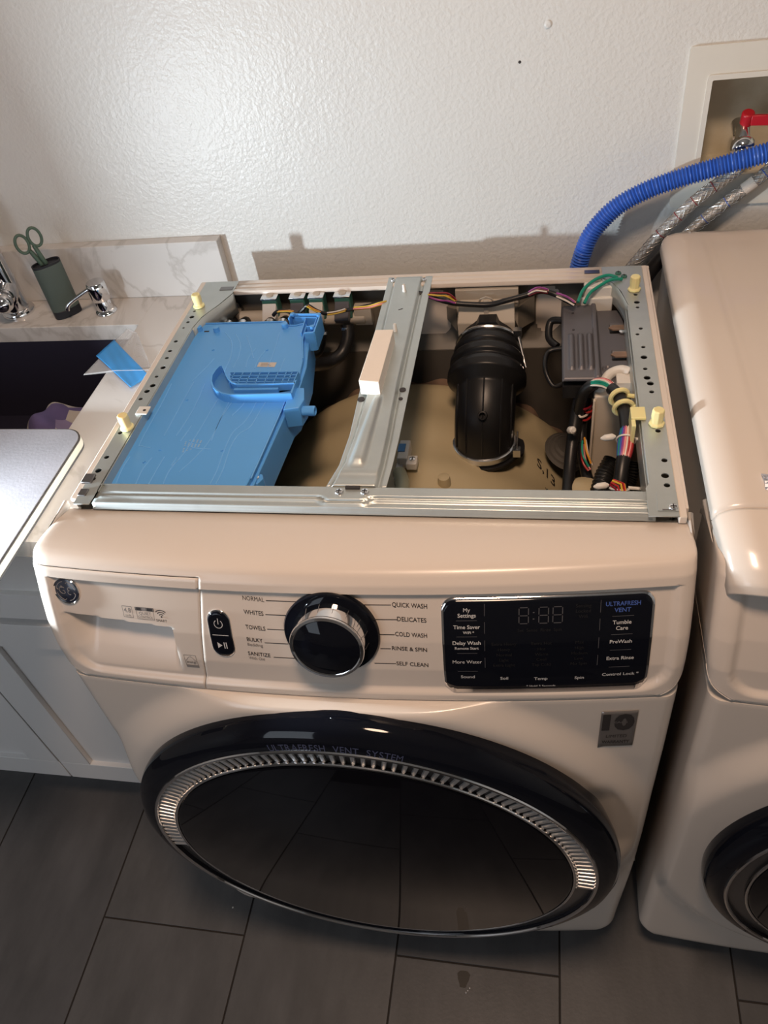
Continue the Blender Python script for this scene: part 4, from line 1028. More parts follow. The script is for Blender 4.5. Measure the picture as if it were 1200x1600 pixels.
for z in (0.9350, 0.9420): stroke([(0.1992, z), (0.2003, z)], 0.0011, cp, 'print_dim', 0.0026, 'digit_colon')
for x, z in ((.1315, .9345), (.1315, .9160), (.1315, .8955), (.1315, .8715), (.2885, .9345), (.2885, .9140), (.2885, .8950), (.2885, .8730)):
    stroke([(x - 0.0105, z), (x + 0.0105, z)], 0.0005, cp, 'print_dim', 0.0026, 'divider')
for x, zz in ((.1500, (.9460, .9260, .9050, .8830)), (.2660, (.9460, .9260, .9050, .8830))):
    for z in zz: stroke([(x, z - 0.0065), (x, z + 0.0065)], 0.0005, cp, 'print_dim', 0.0026, 'divider')
for s_, x, z in (('Extra Heavy', .170, .9070), ('Heavy', .170, .9000), ('Normal', .170, .8930), ('Light', .170, .8862), ('Extra Light', .170, .8795), ('Extra Hot', .2085, .9070), ('Hot', .2085, .9000), ('Warm', .2085, .8930), ('Cool', .2085, .8862), ('Tap Cold', .2085, .8795), ('Max', .2470, .9070), ('High', .2470, .9000), ('Medium', .2470, .8930), ('Low', .2470, .8862), ('No Spin', .2470, .8795)):
    flat_text(s_, x, z, cp, 'print_faint', height=.0036, off=0.0026, name='display_lettering')
for s_, z in (('Sensing', .9475), ('Locked', .9420), ('Wifi', .9360)): flat_text(s_, .2490, z, cp, 'print_faint', height=.0036, off=0.0026, name='display_lettering')
flat_text('Set  Sense  Rinse  Spin', .2060, .9225, cp, 'print_faint', height=.0034, off=0.0026, name='display_lettering')
# drawer front print
LC = (-0.3240, 0.9470)
def disc(cx, cz, r, off, m, name, parent, n=32, r0=0):
    mb = MB(); pts = [face_pt(cx + r*math.cos(2*PI*k/n), cz + r*math.sin(2*PI*k/n), off) for k in range(n)]
    if r0: pts2 = [face_pt(cx + r0*math.cos(2*PI*k/n), cz + r0*math.sin(2*PI*k/n), off) for k in range(n)]; mb.add(pts + pts2, [(k, (k+1) % n, n + (k+1) % n, n + k) for k in range(n)])
    else: mb.add(pts, [tuple(range(n))])
    return mb.build(name, m, parent, smooth=False, solid=-0.0012)
B0 = Vector((LC[0], FS(LC[0], LC[1]) + recess(LC[0], LC[1]), LC[1]))
Bx = Vector((1, (FS(LC[0] + 0.01, LC[1]) - FS(LC[0] - 0.01, LC[1])) / 0.02, 0)).normalized()
Bz = Vector((0, (FS(LC[0], LC[1] + 0.01) - FS(LC[0], LC[1] - 0.01)) / 0.02, 1)).normalized(); Bn = Bx.cross(Bz).normalized()
if Bn.y > 0: Bn = -Bn
badge = MB().lathe([(0.0150, -0.002), (0.0152, 0.0018), (0.0140, 0.0024)], B0, Bn, 40).build('badge', 'logo_navy', drawer, auto=50)
MB().lathe([(0.0152, -0.002), (0.0152, 0.0022), (0.0160, 0.0030), (0.0167, 0.0022), (0.0167, -0.002)], B0, Bn, 48, closed=True).build('badge_ring', 'chrome', drawer)
def bstroke(pts, w_, name):
    MB().tube([B0 + Bx * x + Bz * z + Bn * 0.0024 for x, z in pts], w_ / 2, 6).build(name, 'print_grey', drawer)
for k in range(4):
    a0 = math.radians(45 + 90 * k)
    bstroke([(0.0122*math.cos(a0 + math.radians(t)), 0.0122*math.sin(a0 + math.radians(t))) for t in range(-34, 35, 8)] + [(0.0098*math.cos(a0 + math.radians(38)), 0.0098*math.sin(a0 + math.radians(38)))], 0.0008, 'badge_swirl')
loop = lambda cx, cy, r, a0, a1: [(cx + r*math.cos(math.radians(a)), cy + r*math.sin(math.radians(a))) for a in range(a0, a1, 18 if a1 > a0 else -18)]
for ox_, pts in ((-0.0042, loop(0, 0.1, 0.85, 50, 335) + [(0.35, 0.05), (0.0, 0.05)]), (-0.0042, loop(-0.2, 0.95, 0.25, 200, -70)), (0.0046, loop(0, 0.50, 0.42, 50, 275) + loop(0, -0.38, 0.50, 85, 315))):
    bstroke([(ox_ + x * 0.0050, 0.0003 + y * 0.0050) for x, y in pts], 0.0008, 'badge_monogram')
stroke([(-0.2569, .9350), (-0.2452, .9350), (-0.2452, .9215), (-0.2569, .9215)], 0.0006, drawer, 'print_grey', closed=True, name='capacity_frame')
flat_text('4.8', -0.2511, .9303, drawer, 'print_grey', width=0.0088, height=0.0055, name='capacity_print')
flat_text('cu.ft.', -0.2511, .9240, drawer, 'print_grey', width=0.0075, height=0.0022, name='capacity_print')
stroke([(-0.2400, .9350), (-0.2190, .9350), (-0.2190, .9205), (-0.2400, .9205)], 0.0006, drawer, 'print_grey', closed=True, name='feature_frame')
stroke([(-0.2400, .9330), (-0.2335, .9330)], 0.0042, drawer, 'print_dark', name='feature_bar'); stroke([(-0.2265, .9330), (-0.2190, .9330)], 0.0042, drawer, 'print_dark', name='feature_bar')
stroke([(-0.2325, .9330), (-0.2275, .9330)], 0.0040, drawer, 'print_grey', name='feature_bar')
flat_text('QUIET', -0.2295, .9278, drawer, 'print_grey', width=0.0150, height=0.0036, name='feature_print')
flat_text('CONTROL', -0.2295, .9232, drawer, 'print_grey', width=0.0185, height=0.0030, name='feature_print')
wc = (-0.2098, .9250)
for r in (0.0032, 0.0058, 0.0084): stroke([(wc[0] + r*math.cos(math.radians(a)), wc[1] + r*math.sin(math.radians(a))) for a in range(45, 136, 15)], 0.0009, drawer, 'print_dark', name='signal_symbol')
disc(wc[0], wc[1] + 0.0002, 0.0010, 0.0004, 'print_dark', 'signal_symbol', drawer, 10)
flat_text('SMART', -0.2105, .9205, drawer, 'print_dark', width=0.0130, height=0.0030, name='feature_print')
stroke([(-0.1935, .8762), (-0.1790, .8762), (-0.1790, .8570), (-0.1935, .8570)], 0.0005, drawer, 'print_grey', closed=True, name='rating_frame')
stroke([(-0.1920 + 0.012*t, .8665 + 0.0075*math.sin(PI*t*0.9 + 0.2)) for t in [k/8 for k in range(9)]], 0.0005, drawer, 'print_grey', name='rating_arc')
flat_text('energy', -0.1862, .8660, drawer, 'print_grey', width=0.0120, height=0.0040, name='rating_print')
stroke([(-0.1932, .8590), (-0.1793, .8590)], 0.0036, drawer, 'print_grey', name='rating_bar')
# warranty sticker on the lower front (right)
def low_pt(x, z, off):
    r = math.hypot(x - DC.x, z - DC.z); col = -0.019 * sm((0.385 - r) / 0.045) * interp(z, [0.8205, 0.8225, 0.8250], [1.0, 0.80, 0.0])
    e = 0
    if abs(x) > 0.355 - RC: e = RC - math.sqrt(max(0, RC*RC - (abs(x) - 0.355 + RC) ** 2))
    return (x, interp(z, ZT, YT) + bow(x) + col + e - off, z)
st = MB(); st.grid(lambda a, b: low_pt(lerp(0.2755, 0.3150, a) + 0.0, lerp(0.728, 0.8010, b), 0.0008), 10, 10)
sto = st.build('warranty_sticker', 'sticker_metal', W, solid=-0.0004)
def low_text(s_, cx, cz, wd, h, m='print_dark'):
    vs, fs, tw, th = text2d(s_, 3, 0.06 if s_ == '10' else 0.02); cap = text2d('H')[3]; MB().add([low_pt(cx - wd/2 + vx*wd/tw, cz - h/2 + vy*h/cap, 0.0016) for vx, vy in vs], fs).build('sticker_lettering', m, sto, smooth=False)
low_text('10', 0.2952, 0.7790, 0.0350, 0.0280); low_text('YEARS', 0.2955, 0.7790, 0.020, 0.0035, 'sticker_metal')
low_text('LIMITED', 0.2952, 0.7500, 0.0230, 0.0060); low_text('WARRANTY', 0.2952, 0.7380, 0.0310, 0.0060)

# ================================================================== DOORS
def build_door(W, ox, oy, full=True, rs=1.0):
    o = Vector((DC.x + ox, oy, DC.z)); ax = (0, -1, 0)
    def R_(p): return [(r * rs, h) for r, h in p]
    ring = MB().lathe(R_([(0.326, 0.062), (0.3335, 0.080), (0.3355, 0.0915), (0.3335, 0.103), (0.327, 0.111), (0.318, 0.116), (0.3075, 0.1185), (0.3045, 0.1180), (0.300, 0.1120)]), o, ax, 128)
    ring.f = [f for f in ring.f if len(f) == 4]
    door = ring.build('door', 'black_gloss', W, auto=60)
    hub = MB().lathe(R_([(0.309, 0.1125), (0.276, 0.1140), (0.270, 0.1150)]), o, ax, 128)
    hub.f = [f for f in hub.f if len(f) == 4]
    hub.build('vent_band', 'satin_grey', door, auto=60)
    gl = MB().lathe(R_([(0.0001, 0.1215), (0.2700, 0.1215), (0.2728, 0.1200), (0.2735, 0.1130)]), o, ax, 128)
    gl.build('door_glass', 'door_glass', door, auto=50)
    for r, t in ((0.3045, 0.0026), (0.2762, 0.0023)):
        MB().tube([o + Vector((r * rs * math.cos(2*PI*k/160), -0.1185, r * rs * math.sin(2*PI*k/160))) for k in range(161)], t, 8, caps=False).build('trim_ring', 'chrome', door)
    MB().lathe(R_([(0.345, 0.045), (0.330, 0.060), (0.322, 0.080)]), o, ax, 96).build('door_gasket', 'black_rubber', door) if not full else None
    if full:
        N = 80; proto = None
        for k in range(N):
            a = lerp(math.radians(-4), math.radians(184), k / (N - 1))
            er = Vector((math.cos(a), 0, math.sin(a))); et = Vector((-math.sin(a), 0, math.cos(a)))
            if proto is None:
                mb = MB(); w1, r0, r1 = 0.0029, 0.2785, 0.3028
                vs = []
                for (r, y) in ((r0, -0.1150), (r1, -0.1150)):
                    for s_ in (-1, 1): vs.append((r, y, s_ * w1 * r / 0.29))
                for (r, y) in ((r0 + 0.001, -0.1172), (r1 - 0.001, -0.1178)):
                    for s_ in (-1, 1): vs.append((r, y, s_ * w1 * 0.8 * r / 0.29))
                mb.add(vs, [(0, 1, 3, 2), (4, 6, 7, 5), (0, 4, 5, 1), (2, 3, 7, 6), (0, 2, 6, 4), (1, 5, 7, 3)])
                mb.box((r0 - 0.0005, -0.1190, -0.0012), (r0 + 0.0022, -0.1160, 0.0012))
                f_ = mb.build('vent_fin', 'fin_metal', None, smooth=False); proto = f_
            else:
                f_ = proto.copy(); C.objects.link(f_)
            f_.location = o; f_.rotation_euler = (0, -a, 0); f_.name = 'vent_fin'
            attach(f_, door)
        back = MB()
        def bandfn(a, b):
            an = lerp(math.radians(-5.2), math.radians(185.2), a); r = lerp(0.2795, 0.3025, b); return o + Vector((r*math.cos(an), -0.1146, r*math.sin(an)))
        back.grid(bandfn, 90, 1); back.build('vent_slot', 'print_faint', door)
        # lettering on the bezel
        total = 'ULTRAFRESH  VENT  SYSTEM'; a0, a1 = math.radians(104.6), math.radians(75.4)
        adv = []; 
        for ch in total: adv.append(0.35 if ch == ' ' else text2d(ch)[2] + 0.10)
        S_ = sum(adv); acc = 0
        kx = (a0 - a1) * 0.3115 / S_
        for ch, ad in zip(total, adv):
            if ch != ' ':
                vs, fs, tw, th = text2d(ch); cap = text2d('H')[3]; mb = MB(); out = []
                for vx, vy in vs:
                    an = a0 - (acc + vx) * kx / 0.3115; r = 0.3078 + vy / cap * 0.0095
                    hh = interp(r, [0.3075, 0.318, 0.327], [0.1185, 0.116, 0.111]) + 0.0004
                    out.append(o + Vector((r * math.cos(an), -hh, r * math.sin(an))))
                mb.add(out, fs); mb.build('door_lettering', 'print_door', door, smooth=False)
            acc += ad
    return door
dw = build_door(W, 0, 0); dw['label'] = 'large round black glass door'

# ================================================================== DRYER
DX, DY = 0.7400, 0.020
D = thing('clothes_dryer', 'white clothes dryer on the right with its closed top lid', 'dryer', (DX, 0.35, 0))
build_console(D, DX, DY, False); build_lower(D, DX, DY, DC.x)
MB().box((DX - 0.355, 0.100, 0.03), (DX + 0.355, 0.66, 0.980)).build('cabinet', 'dryer_side', D, bevel=0.001)
# lid, inflated with a shallow raised edge and groove
def lidfn(a, b):
    x0, x1 = DX - 0.3665, DX + 0.3665; y0, y1 = 0.066, 0.660
    R0 = 0.030
    x = lerp(x0, x1, a); y = lerp(y0, y1, b)
    e = max(0.0, 1 - (x - x0) / 0.034); e2 = max(0.0, 1 - (x1 - x) / 0.034); e3 = max(0.0, 1 - (y1 - y) / 0.022)
    z = 1.012 - 0.020 * (1 - math.sqrt(max(0, 1 - max(e, e2) ** 2.2))) - 0.012 * (1 - math.sqrt(max(0, 1 - e3 ** 2)))
    # rounded back corners
    gx = x0 + 0.062 + 0.010 * (y1 - y) ; z -= 0.0014 * math.exp(-((x - gx) / 0.0045) ** 2) * sm((y1 - 0.03 - y) / 0.02)
    z -= 0.0018 * sm((x - gx) / 0.01) * sm((y1 - 0.026 - y) / 0.012)
    if y > y1 - 0.03:
        cxl = x0 + 0.03
        if x < cxl:
            d = math.hypot(cxl - x, y - (y1 - 0.03)); 
            if d > 0.03: k = 0.03 / d; x = cxl - (cxl - x) * k; y = (y1 - 0.03) + (y - (y1 - 0.03)) * k
    return (x, y, z)
ld = MB().grid(lambda a, b: lidfn(a if a > 0.15 else 0.15 * (a/0.15) ** 1.0, b), 220, 60)
lid = ld.build('lid', 'enamel', D, solid=0.008, auto=70)
# rounded continuation of the lid in front (top of the console)
def capfn(a, b):
    hwc = lerp(0.3665, 0.3560, b); x0, x1 = DX - hwc, DX + hwc; x = lerp(x0, x1, a)
    e = max(0.0, 1 - (x - x0) / 0.034); e2 = max(0.0, 1 - (x1 - x) / 0.034)
    prof = [(0.064, 1.012), (0.045, 1.010), (0.025, 1.0035), (0.010, 0.994), (0.000, 0.984), (-0.004, 0.974)]
    t = b * (len(prof) - 1); i = min(int(t), len(prof) - 2); f = t - i; y = lerp(prof[i][0], prof[i+1][0], f); z = lerp(prof[i][1], prof[i+1][1], f)
    m_ = max(e, e2)
    z -= 0.020 * (1 - math.sqrt(max(0, 1 - m_ ** 2.2)))
    y += bow(x - DX if abs(x - DX) < 0.355 else 0.355 * (1 if x > DX else -1)) * sm((0.06 - y) / 0.06) + RC * (1 - math.sqrt(max(0, 1 - m_ ** 2))) * sm((0.06 - y) / 0.05)
    return (x, y, z)
MB().grid(capfn, 200, 24).build('console_cap', 'enamel', D, solid=0.004, auto=70)
MB().box((DX - 0.3555, 0.075, 0.976), (DX - 0.3535, 0.655, 0.989)).build('side_edge', 'enamel', D)
MB().box((DX - 0.3615, 0.10, 0.984), (DX + 0.3615, 0.64, 1.000)).build('lid_underside', 'dryer_side', D)
dd_ = build_door(D, DX, DY, full=False, rs=0.885); dd_['label'] = 'round black dryer door'
P = Zp(1198, 752, 1.011)
fo = MB().grid(lambda a, b: (P.x - 0.004 + a * 0.03, P.y - 0.014 + b * 0.024 - a*0.006, 1.0125 + 0.005 * abs(math.sin(a * 7 + b * 3)) * math.sin(PI * b)), 8, 8)
tag(fo.build('foil_scrap', 'silver_foil', None, solid=0.0005, smooth=False), 'crumpled silver foil scrap on top of the dryer lid', 'foil')

# ================================================================== SINK CABINET
FYc = 0.120; CXR = -0.385
K = thing('sink_cabinet', 'grey-white shaker base cabinet under the marble worktop, left of the washer', 'cabinet', (-1.0, 0.40, 0))
for nm, a, b in (('side_panel', (CXR - 0.018, FYc + 0.021, 0.10), (CXR, 0.70, 0.8835)), ('side_panel', (-1.60, FYc + 0.021, 0.10), (-1.582, 0.70, 0.8835)), ('bottom_panel', (-1.582, FYc + 0.021, 0.10), (CXR - 0.018, 0.70, 0.118)),
                 ('back_panel', (-1.582, 0.690, 0.118), (CXR - 0.018, 0.70, 0.8835)), ('front_rail', (-1.582, FYc + 0.021, 0.660), (CXR - 0.018, FYc + 0.040, 0.690)), ('center_stile', (-0.770, FYc + 0.021, 0.118), (-0.734, FYc + 0.040, 0.660)), ('toe_kick', (-1.58, 0.20, 0.0), (CXR - 0.01, 0.218, 0.10))):
    MB().box(a, b).build(nm, 'cabinet_paint', K, smooth=False)
def shaker(name, x0, x1, z0, z1, rail, stile, parent):
    y0 = FYc; y1 = FYc + 0.020
    pb = MB().box((x0, y0, z0), (x1, y1, z0 + rail)).box((x0, y0, z1 - rail), (x1, y1, z1)).box((x0 + 0.0002, y0 + 0.0001, z0 + rail - 0.0002), (x0 + stile, y1, z1 - rail + 0.0002)).box((x1 - stile, y0 + 0.0001, z0 + rail - 0.0002), (x1 - 0.0002, y1, z1 - rail + 0.0002))
    d = pb.build(name, 'cabinet_paint', parent, bevel=0.0008, seg=1)
    MB().box((x0 + stile - 0.001, y0 + 0.010, z0 + rail - 0.001), (x1 - stile + 0.001, y1 - 0.003, z1 - rail + 0.001)).build('panel', 'cabinet_paint', d, smooth=False)
    return d
shaker('cabinet_door', -0.7505, CXR - 0.002, 0.122, 0.664, 0.064, 0.068, K)
shaker('cabinet_door', -1.150, -0.7535, 0.122, 0.664, 0.064, 0.068, K)
shaker('cabinet_door', -1.550, -1.1535, 0.122, 0.664, 0.064, 0.068, K)
shaker('drawer_front', -1.550, CXR - 0.002, 0.682, 0.880, 0.060, 0.060, K)
# worktop with sink opening
HX0, HX1, HY0, HY1 = -1.28, -0.492, 0.17, 0.593
wt_ = MB().box((-1.62, 0.077, 0.884), (HX0, YW, 0.914)).box((HX1, 0.077, 0.884), (-0.3680, YW, 0.914)).box((HX0, 0.077, 0.884), (HX1, HY0, 0.914)).box((HX0, HY1, 0.884), (HX1, YW, 0.914))
wto = wt_.build('worktop', 'marble', None, smooth=False, bevel=0.0010)
tag(wto, 'pale marble-look worktop with a sink cut-out', 'worktop')
tag(MB().box((-1.62, 0.6855, 0.9143), (-0.3470, YW, 1.016)).build('backsplash', 'marble', None, bevel=0.0012, smooth=False), 'low pale marble-look backsplash strip against the wall behind the faucet', 'backsplash')
sk = MB()
sk.box((HX0 - 0.012, HY0 - 0.012, 0.700), (HX1 + 0.012, HY1 + 0.012, 0.712))
sk.box((HX0 - 0.012, HY0 - 0.012, 0.712), (HX0 - 0.001, HY1 + 0.012, 0.884)); sk.box((HX1 + 0.001, HY0 - 0.012, 0.712), (HX1 + 0.012, HY1 + 0.012, 0.884))
sk.box((HX0 - 0.001, HY0 - 0.012, 0.712), (HX1 + 0.001, HY0 - 0.001, 0.884)); sk.box((HX0 - 0.001, HY1 + 0.001, 0.712), (HX1 + 0.001, HY1 + 0.012, 0.884))
so = thing('kitchen_sink', 'dark navy undermount sink basin set in the marble worktop', 'sink', ((HX0 + HX1) / 2, 0.38, 0.70))
sk.build('basin', 'sink_navy', so, smooth=False)
# cutting board
bp_ = rrect(-0.985, -0.11, -0.4470, 0.286, 0.030, 8)
B = thing('cutting_board', 'speckled grey cutting board with cream edge lying across the sink', 'cutting board', (-0.71, 0.09, 0.914))
MB().prism(bp_, 0.9142, 0.9180).build('lower_layer', 'board_edge', B)
MB().prism(rrect(-0.9853, -0.1103, -0.4467, 0.2863, 0.0303, 8), 0.9180, 0.9285).build('core_layer', 'board_cream', B)
MB().prism(bp_, 0.9285, 0.9300).build('rim_layer', 'board_edge', B)
MB().prism(rrect(-0.9835, -0.1085, -0.4490, 0.284, 0.029, 8), 0.9300, 0.9312).build('top_layer', 'board_grey', B, bevel=0.0004)
# patterned cloth in the sink
cb_ = thing('dish_cloth', 'purple and cream patterned cloth bunched in the sink behind the cutting board', 'cloth', (-0.59, 0.39, 0.712))
def clothfn(a, b):
    x = lerp(-0.680, -0.500, a); y = lerp(0.265, 0.515, b)
    h = math.sin(PI * a) ** 0.5 * math.sin(PI * b) ** 0.5
    return (x + 0.004 * math.sin(b * 22), y, 0.713 + 0.158 * h + 0.010 * math.sin(a * 13 + b * 5) * h + 0.007 * math.sin(b * 19) * h)
MB().grid(clothfn, 36, 40).build('fabric', 'cloth_pattern', cb_, solid=0.0025)
# faucet
FX, FY_ = -0.7560, 0.6480
Fa = thing('kitchen_faucet', 'chrome single-lever kitchen faucet at the left edge behind the sink', 'faucet', (FX, FY_, 0.9141))
MB().lathe([(0.0300, 0), (0.0305, 0.003), (0.0290, 0.007), (0.0245, 0.009)], (FX, FY_, 0.9142), n=32).build('base', 'chrome', Fa)
MB().lathe([(0.0225, 0), (0.0220, 0.005), (0.0200, 0.10), (0.0195, 0.16), (0.0150, 0.20), (0.0140, 0.22)], (FX, FY_, 0.920), n=32).build('column', 'chrome', Fa)
MB().tube(catmull([(FX, FY_, 1.12), (FX, FY_, 1.26), (FX - 0.02, FY_ - 0.04, 1.35), (FX - 0.05, FY_ - 0.12, 1.37), (FX - 0.07, FY_ - 0.19, 1.32), (FX - 0.075, FY_ - 0.21, 1.22)], 10), 0.0125, 20).build('spout', 'chrome', Fa)
hv = Yp(6, 470, 0.605)
MB().tube([(FX, FY_, 0.965), (FX + 0.012, FY_ - 0.030, 0.962), (FX + 0.014, FY_ - 0.036, 0.962)], [0.0205, 0.0205, 0.0190], 28).build('valve_body', 'chrome', Fa)
MB().lathe([(0.0001, -0.0185), (0.009, -0.0165), (0.0165, -0.009), (0.0185, 0), (0.0165, 0.009), (0.009, 0.0165), (0.0001, 0.0185)], (FX + 0.017, FY_ - 0.050, 0.962), (0.3, -1, 0), 28).build('handle_hub', 'chrome', Fa)
MB().tube([(FX + 0.012, FY_ - 0.055, 0.972), (FX - 0.03, FY_ - 0.070, 1.005), (FX - 0.07, FY_ - 0.080, 1.030)], [0.006, 0.005, 0.0045], 14).build('lever', 'chrome', Fa)
# soap dispenser
SX, SY = -0.5735, 0.6400
Sd = thing('soap_dispenser', 'small chrome built-in soap pump between the faucet and the washer', 'soap dispenser', (SX, SY, 0.9141))
MB().lathe([(0.0200, 0), (0.0202, 0.002), (0.0180, 0.0055), (0.0150, 0.0075), (0.0138, 0.020), (0.0120, 0.028)], (SX, SY, 0.9142), n=32).build('base', 'chrome', Sd)
MB().lathe([(0.0165, 0.026), (0.0175, 0.028), (0.0178, 0.050), (0.0168, 0.0575), (0.0155, 0.059)], (SX, SY, 0.9142), n=32).build('pump_head', 'chrome', Sd)
MB().tube(catmull([(SX - 0.006, SY - 0.006, 0.966), (SX - 0.028, SY - 0.016, 0.957), (SX - 0.050, SY - 0.027, 0.946), (SX - 0.055, SY - 0.030, 0.936)], 6), [0.0042]*3 + [0.0038]*16, 14).build('spout', 'chrome', Sd)
# utensil holder and scissors
HX, HY = -0.6480, 0.6360; ha = math.radians(46)
Hd = thing('utensil_holder', 'dark green oval scissor holder standing left of the soap pump', 'holder', (HX, HY, 0.9141))
def oval(r1, r2, z0, z1, r3=None, n=40):
    pts = []
    for k in range(n):
        a = 2*PI*k/n; c_, s_ = math.cos(a), math.sin(a); x = math.copysign(abs(c_) ** 0.7, c_) * r1; y = math.copysign(abs(s_) ** 0.8, s_) * r2
        pts.append((HX + x*math.cos(ha) - y*math.sin(ha), HY + x*math.sin(ha) + y*math.cos(ha)))
    return pts
MB().prism(oval(0.0250, 0.0138, 0, 0), 0.9142, 0.9290).build('foot', 'holder_black', Hd, bevel=0.001)
MB().prism(oval(0.0252, 0.0140, 0, 0), 0.9290, 1.0120).build('shell', 'holder_green', Hd, bevel=0.0008)
inn = oval(0.0232, 0.0120, 0, 0); outp = oval(0.0252, 0.0140, 0, 0); n_ = len(inn)
rm = MB().add([(x, y, 1.0120) for x, y in outp] + [(x, y, 1.0155) for x, y in outp] + [(x, y, 1.0155) for x, y in inn] + [(x, y, 1.0122) for x, y in inn],
              [(k, (k+1) % n_, n_ + (k+1) % n_, n_ + k) for k in range(n_)] + [(n_+k, n_+(k+1) % n_, 2*n_+(k+1) % n_, 2*n_+k) for k in range(n_)] + [(2*n_+k, 2*n_+(k+1) % n_, 3*n_+(k+1) % n_, 3*n_+k) for k in range(n_)] + [tuple(3*n_ + k for k in range(n_))])
rm.build('rim', 'holder_black', Hd, auto=30)
fx = Vector((math.cos(math.radians(33)), math.sin(math.radians(33)), 0)); hx_ = Vector((math.cos(ha), math.sin(ha), 0)); fy = Vector((math.sin(ha), -math.cos(ha), 0))
lgp = Vector((HX, HY, 0)) + hx_ * 0.012 + fy * 0.0142
MB().box((lgp.x - 0.006, lgp.y - 0.0002, 0.9385), (lgp.x + 0.006, lgp.y + 0.0002, 0.9396), rot=ha).build('maker_mark', 'print_white', Hd)
Sc = thing('scissors', 'scissors with sage green finger loops standing in the dark holder', 'scissors', (HX, HY, 1.0125))
O_ = Vector((HX, HY, 0)) - fx * 0.006
def sp_(a, z): return O_ + fx * a + Vector((0, 0, z))
for sgn, dz, tilt in ((-1, 0.000, -0.006), (1, 0.006, 0.004)):
    cx = sgn * 0.0118 - 0.0045; cz = 1.0560 + dz
    lp_ = [sp_(cx + 0.0102 * math.cos(t), cz + 0.0160 * math.sin(t)) for t in [2*PI*k/28 for k in range(29)]]
    MB().tube(lp_, 0.0026, 10, caps=False).build('finger_loop', 'scissor_green', Sc)
    MB().tube([sp_(cx - sgn * 0.0068, cz - 0.013), sp_(sgn * 0.0042 - 0.001, 1.030), sp_(sgn * 0.0036 + 0.003, 1.0135)], [0.0036, 0.0042, 0.0036], 10).build('shank', 'scissor_green', Sc)
# plastic film on the worktop
Pb = thing('plastic_packaging', 'clear plastic packaging with a bright blue strip, on worktop corner by the sink', 'plastic bag', (-0.48, 0.46, 0.914))
def film(px, name, m, h, amp):
    pts = [Zp(u, v, h) for u, v in px]  # four corners
    def fn(a, b):
        p = pts[0].lerp(pts[1], a).lerp(pts[3].lerp(pts[2], a), b)
        return (p.x, p.y, h + amp * (0.6 * math.sin(a * 4 + b * 3) + 0.5 * math.sin(b * 6 - a * 3) + 0.12 * math.sin(a * 17 + b * 9)) )
    return MB().grid(fn, 20, 20).build(name, m, Pb, solid=0.0003)
film([(200, 512), (214, 520), (236, 573), (130, 586)], 'clear_film', 'film_clear', 0.9172, 0.0012)
film([(150, 556), (178, 530), (232, 586), (204, 605)], 'blue_film', 'film_blue', 0.9200, 0.0011)
MB().tube([Zp(131, 585, 0.9215), Zp(180, 579, 0.9225), Zp(236, 578, 0.9200)], 0.0006, 6).build('seal_edge', 'film_clear', Pb)

# ================================================================== SUPPLY BOX AND HOSES
SB = thing('washer_supply_box', 'recessed off-white washer outlet box in the wall behind the dryer', 'outlet box', (0.49, YW, 1.02))
fx0, fx1, fz0, fz1 = 0.3900, 0.625, 1.0250, 1.2455
me = curve_mesh([rrect(fx0, fz0, fx1, fz1, 0.005, 4), rrect(X0 + 0.0005, Zb0 + 0.0005, X1 - 0.0005, Zb1 - 0.0005, 0.002, 2)], 0.0025)
me.transform(Matrix.Rotation(PI/2, 4, 'X')); me.transform(Matrix.Translation((0, YW - 0.0025, 0)))
fro = link('frame', me, 'box_white', SB, bevel=0.001, smooth=False)
me = curve_mesh([rrect(X0 - 0.006, Zb0 - 0.006, X1 + 0.006, Zb1 + 0.006, 0.004, 3), rrect(X0 + 0.0008, Zb0 + 0.0008, X1 - 0.0008, Zb1 - 0.0008, 0.002, 2)], 0.0012)
me.transform(Matrix.Rotation(PI/2, 4, 'X')); me.transform(Matrix.Translation((0, YW - 0.0062, 0)))
link('frame_lip', me, 'box_white', SB, bevel=0.0006, smooth=False)
bx = MB(); yb = YW + 0.070
for a, b in (((X0, YW + 0.001, Zb0), (X0 + 0.002, yb, Zb1)), ((X1 - 0.002, YW + 0.001, Zb0), (X1, yb, Zb1)), ((X0, YW + 0.001, Zb0), (X1, yb, Zb0 + 0.002)), ((X0, YW + 0.001, Zb1 - 0.002), (X1, yb, Zb1)), ((X0, yb, Zb0), (X1, yb + 0.003, Zb1))): bx.box(a, b)
bx.build('back_box', 'box_inside', SB, smooth=False)
gr = MB(); random.seed(3)
for k in range(26):
    x = random.uniform(X0 + 0.006, X0 + 0.085); y = YW + random.uniform(0.004, 0.03); r = random.uniform(0.001, 0.004)
    gr.lathe([(r, 0), (r * 0.6, r * 0.5), (0.0001, r * 0.6)], (x, y, Zb0 + 0.002), n=7)
gr.build('grime', 'grime', SB)
# moulded arcs on frame below the opening
for r in (0.004, 0.0075, 0.011):
    MB().tube([(0.470 + r * math.cos(math.radians(a)), YW - 0.0052, 1.040 + r * math.sin(math.radians(a))) for a in range(100, 260, 20)], 0.0005, 5).build('moulded_mark', 'box_white', SB)
vp = Yp(1160, 226, 0.690)
VL = Vector((0.4775, 0.7050, 1.1150))
MB().lathe([(0.0105, 0), (0.0105, 0.030)], (VL.x, 0.745, 1.127), (0, -0.9, -0.25), 16).build('valve_body', 'chrome', SB)
MB().tube([(VL.x + 0.001, 0.720, 1.130), VL + Vector((0, -0.010, 0.0)), VL + Vector((-0.001, -0.018, -0.014))], [0.0100, 0.0110, 0.0100], 18).build('valve_outlet', 'chrome', SB)
MB().lathe([(0.0150, -0.006), (0.0165, -0.004), (0.0165, 0.006), (0.0145, 0.009)], VL + Vector((0, -0.012, -0.002)), (0.05, 0.75, 0.75), 20).build('valve_nut', 'chrome', SB)
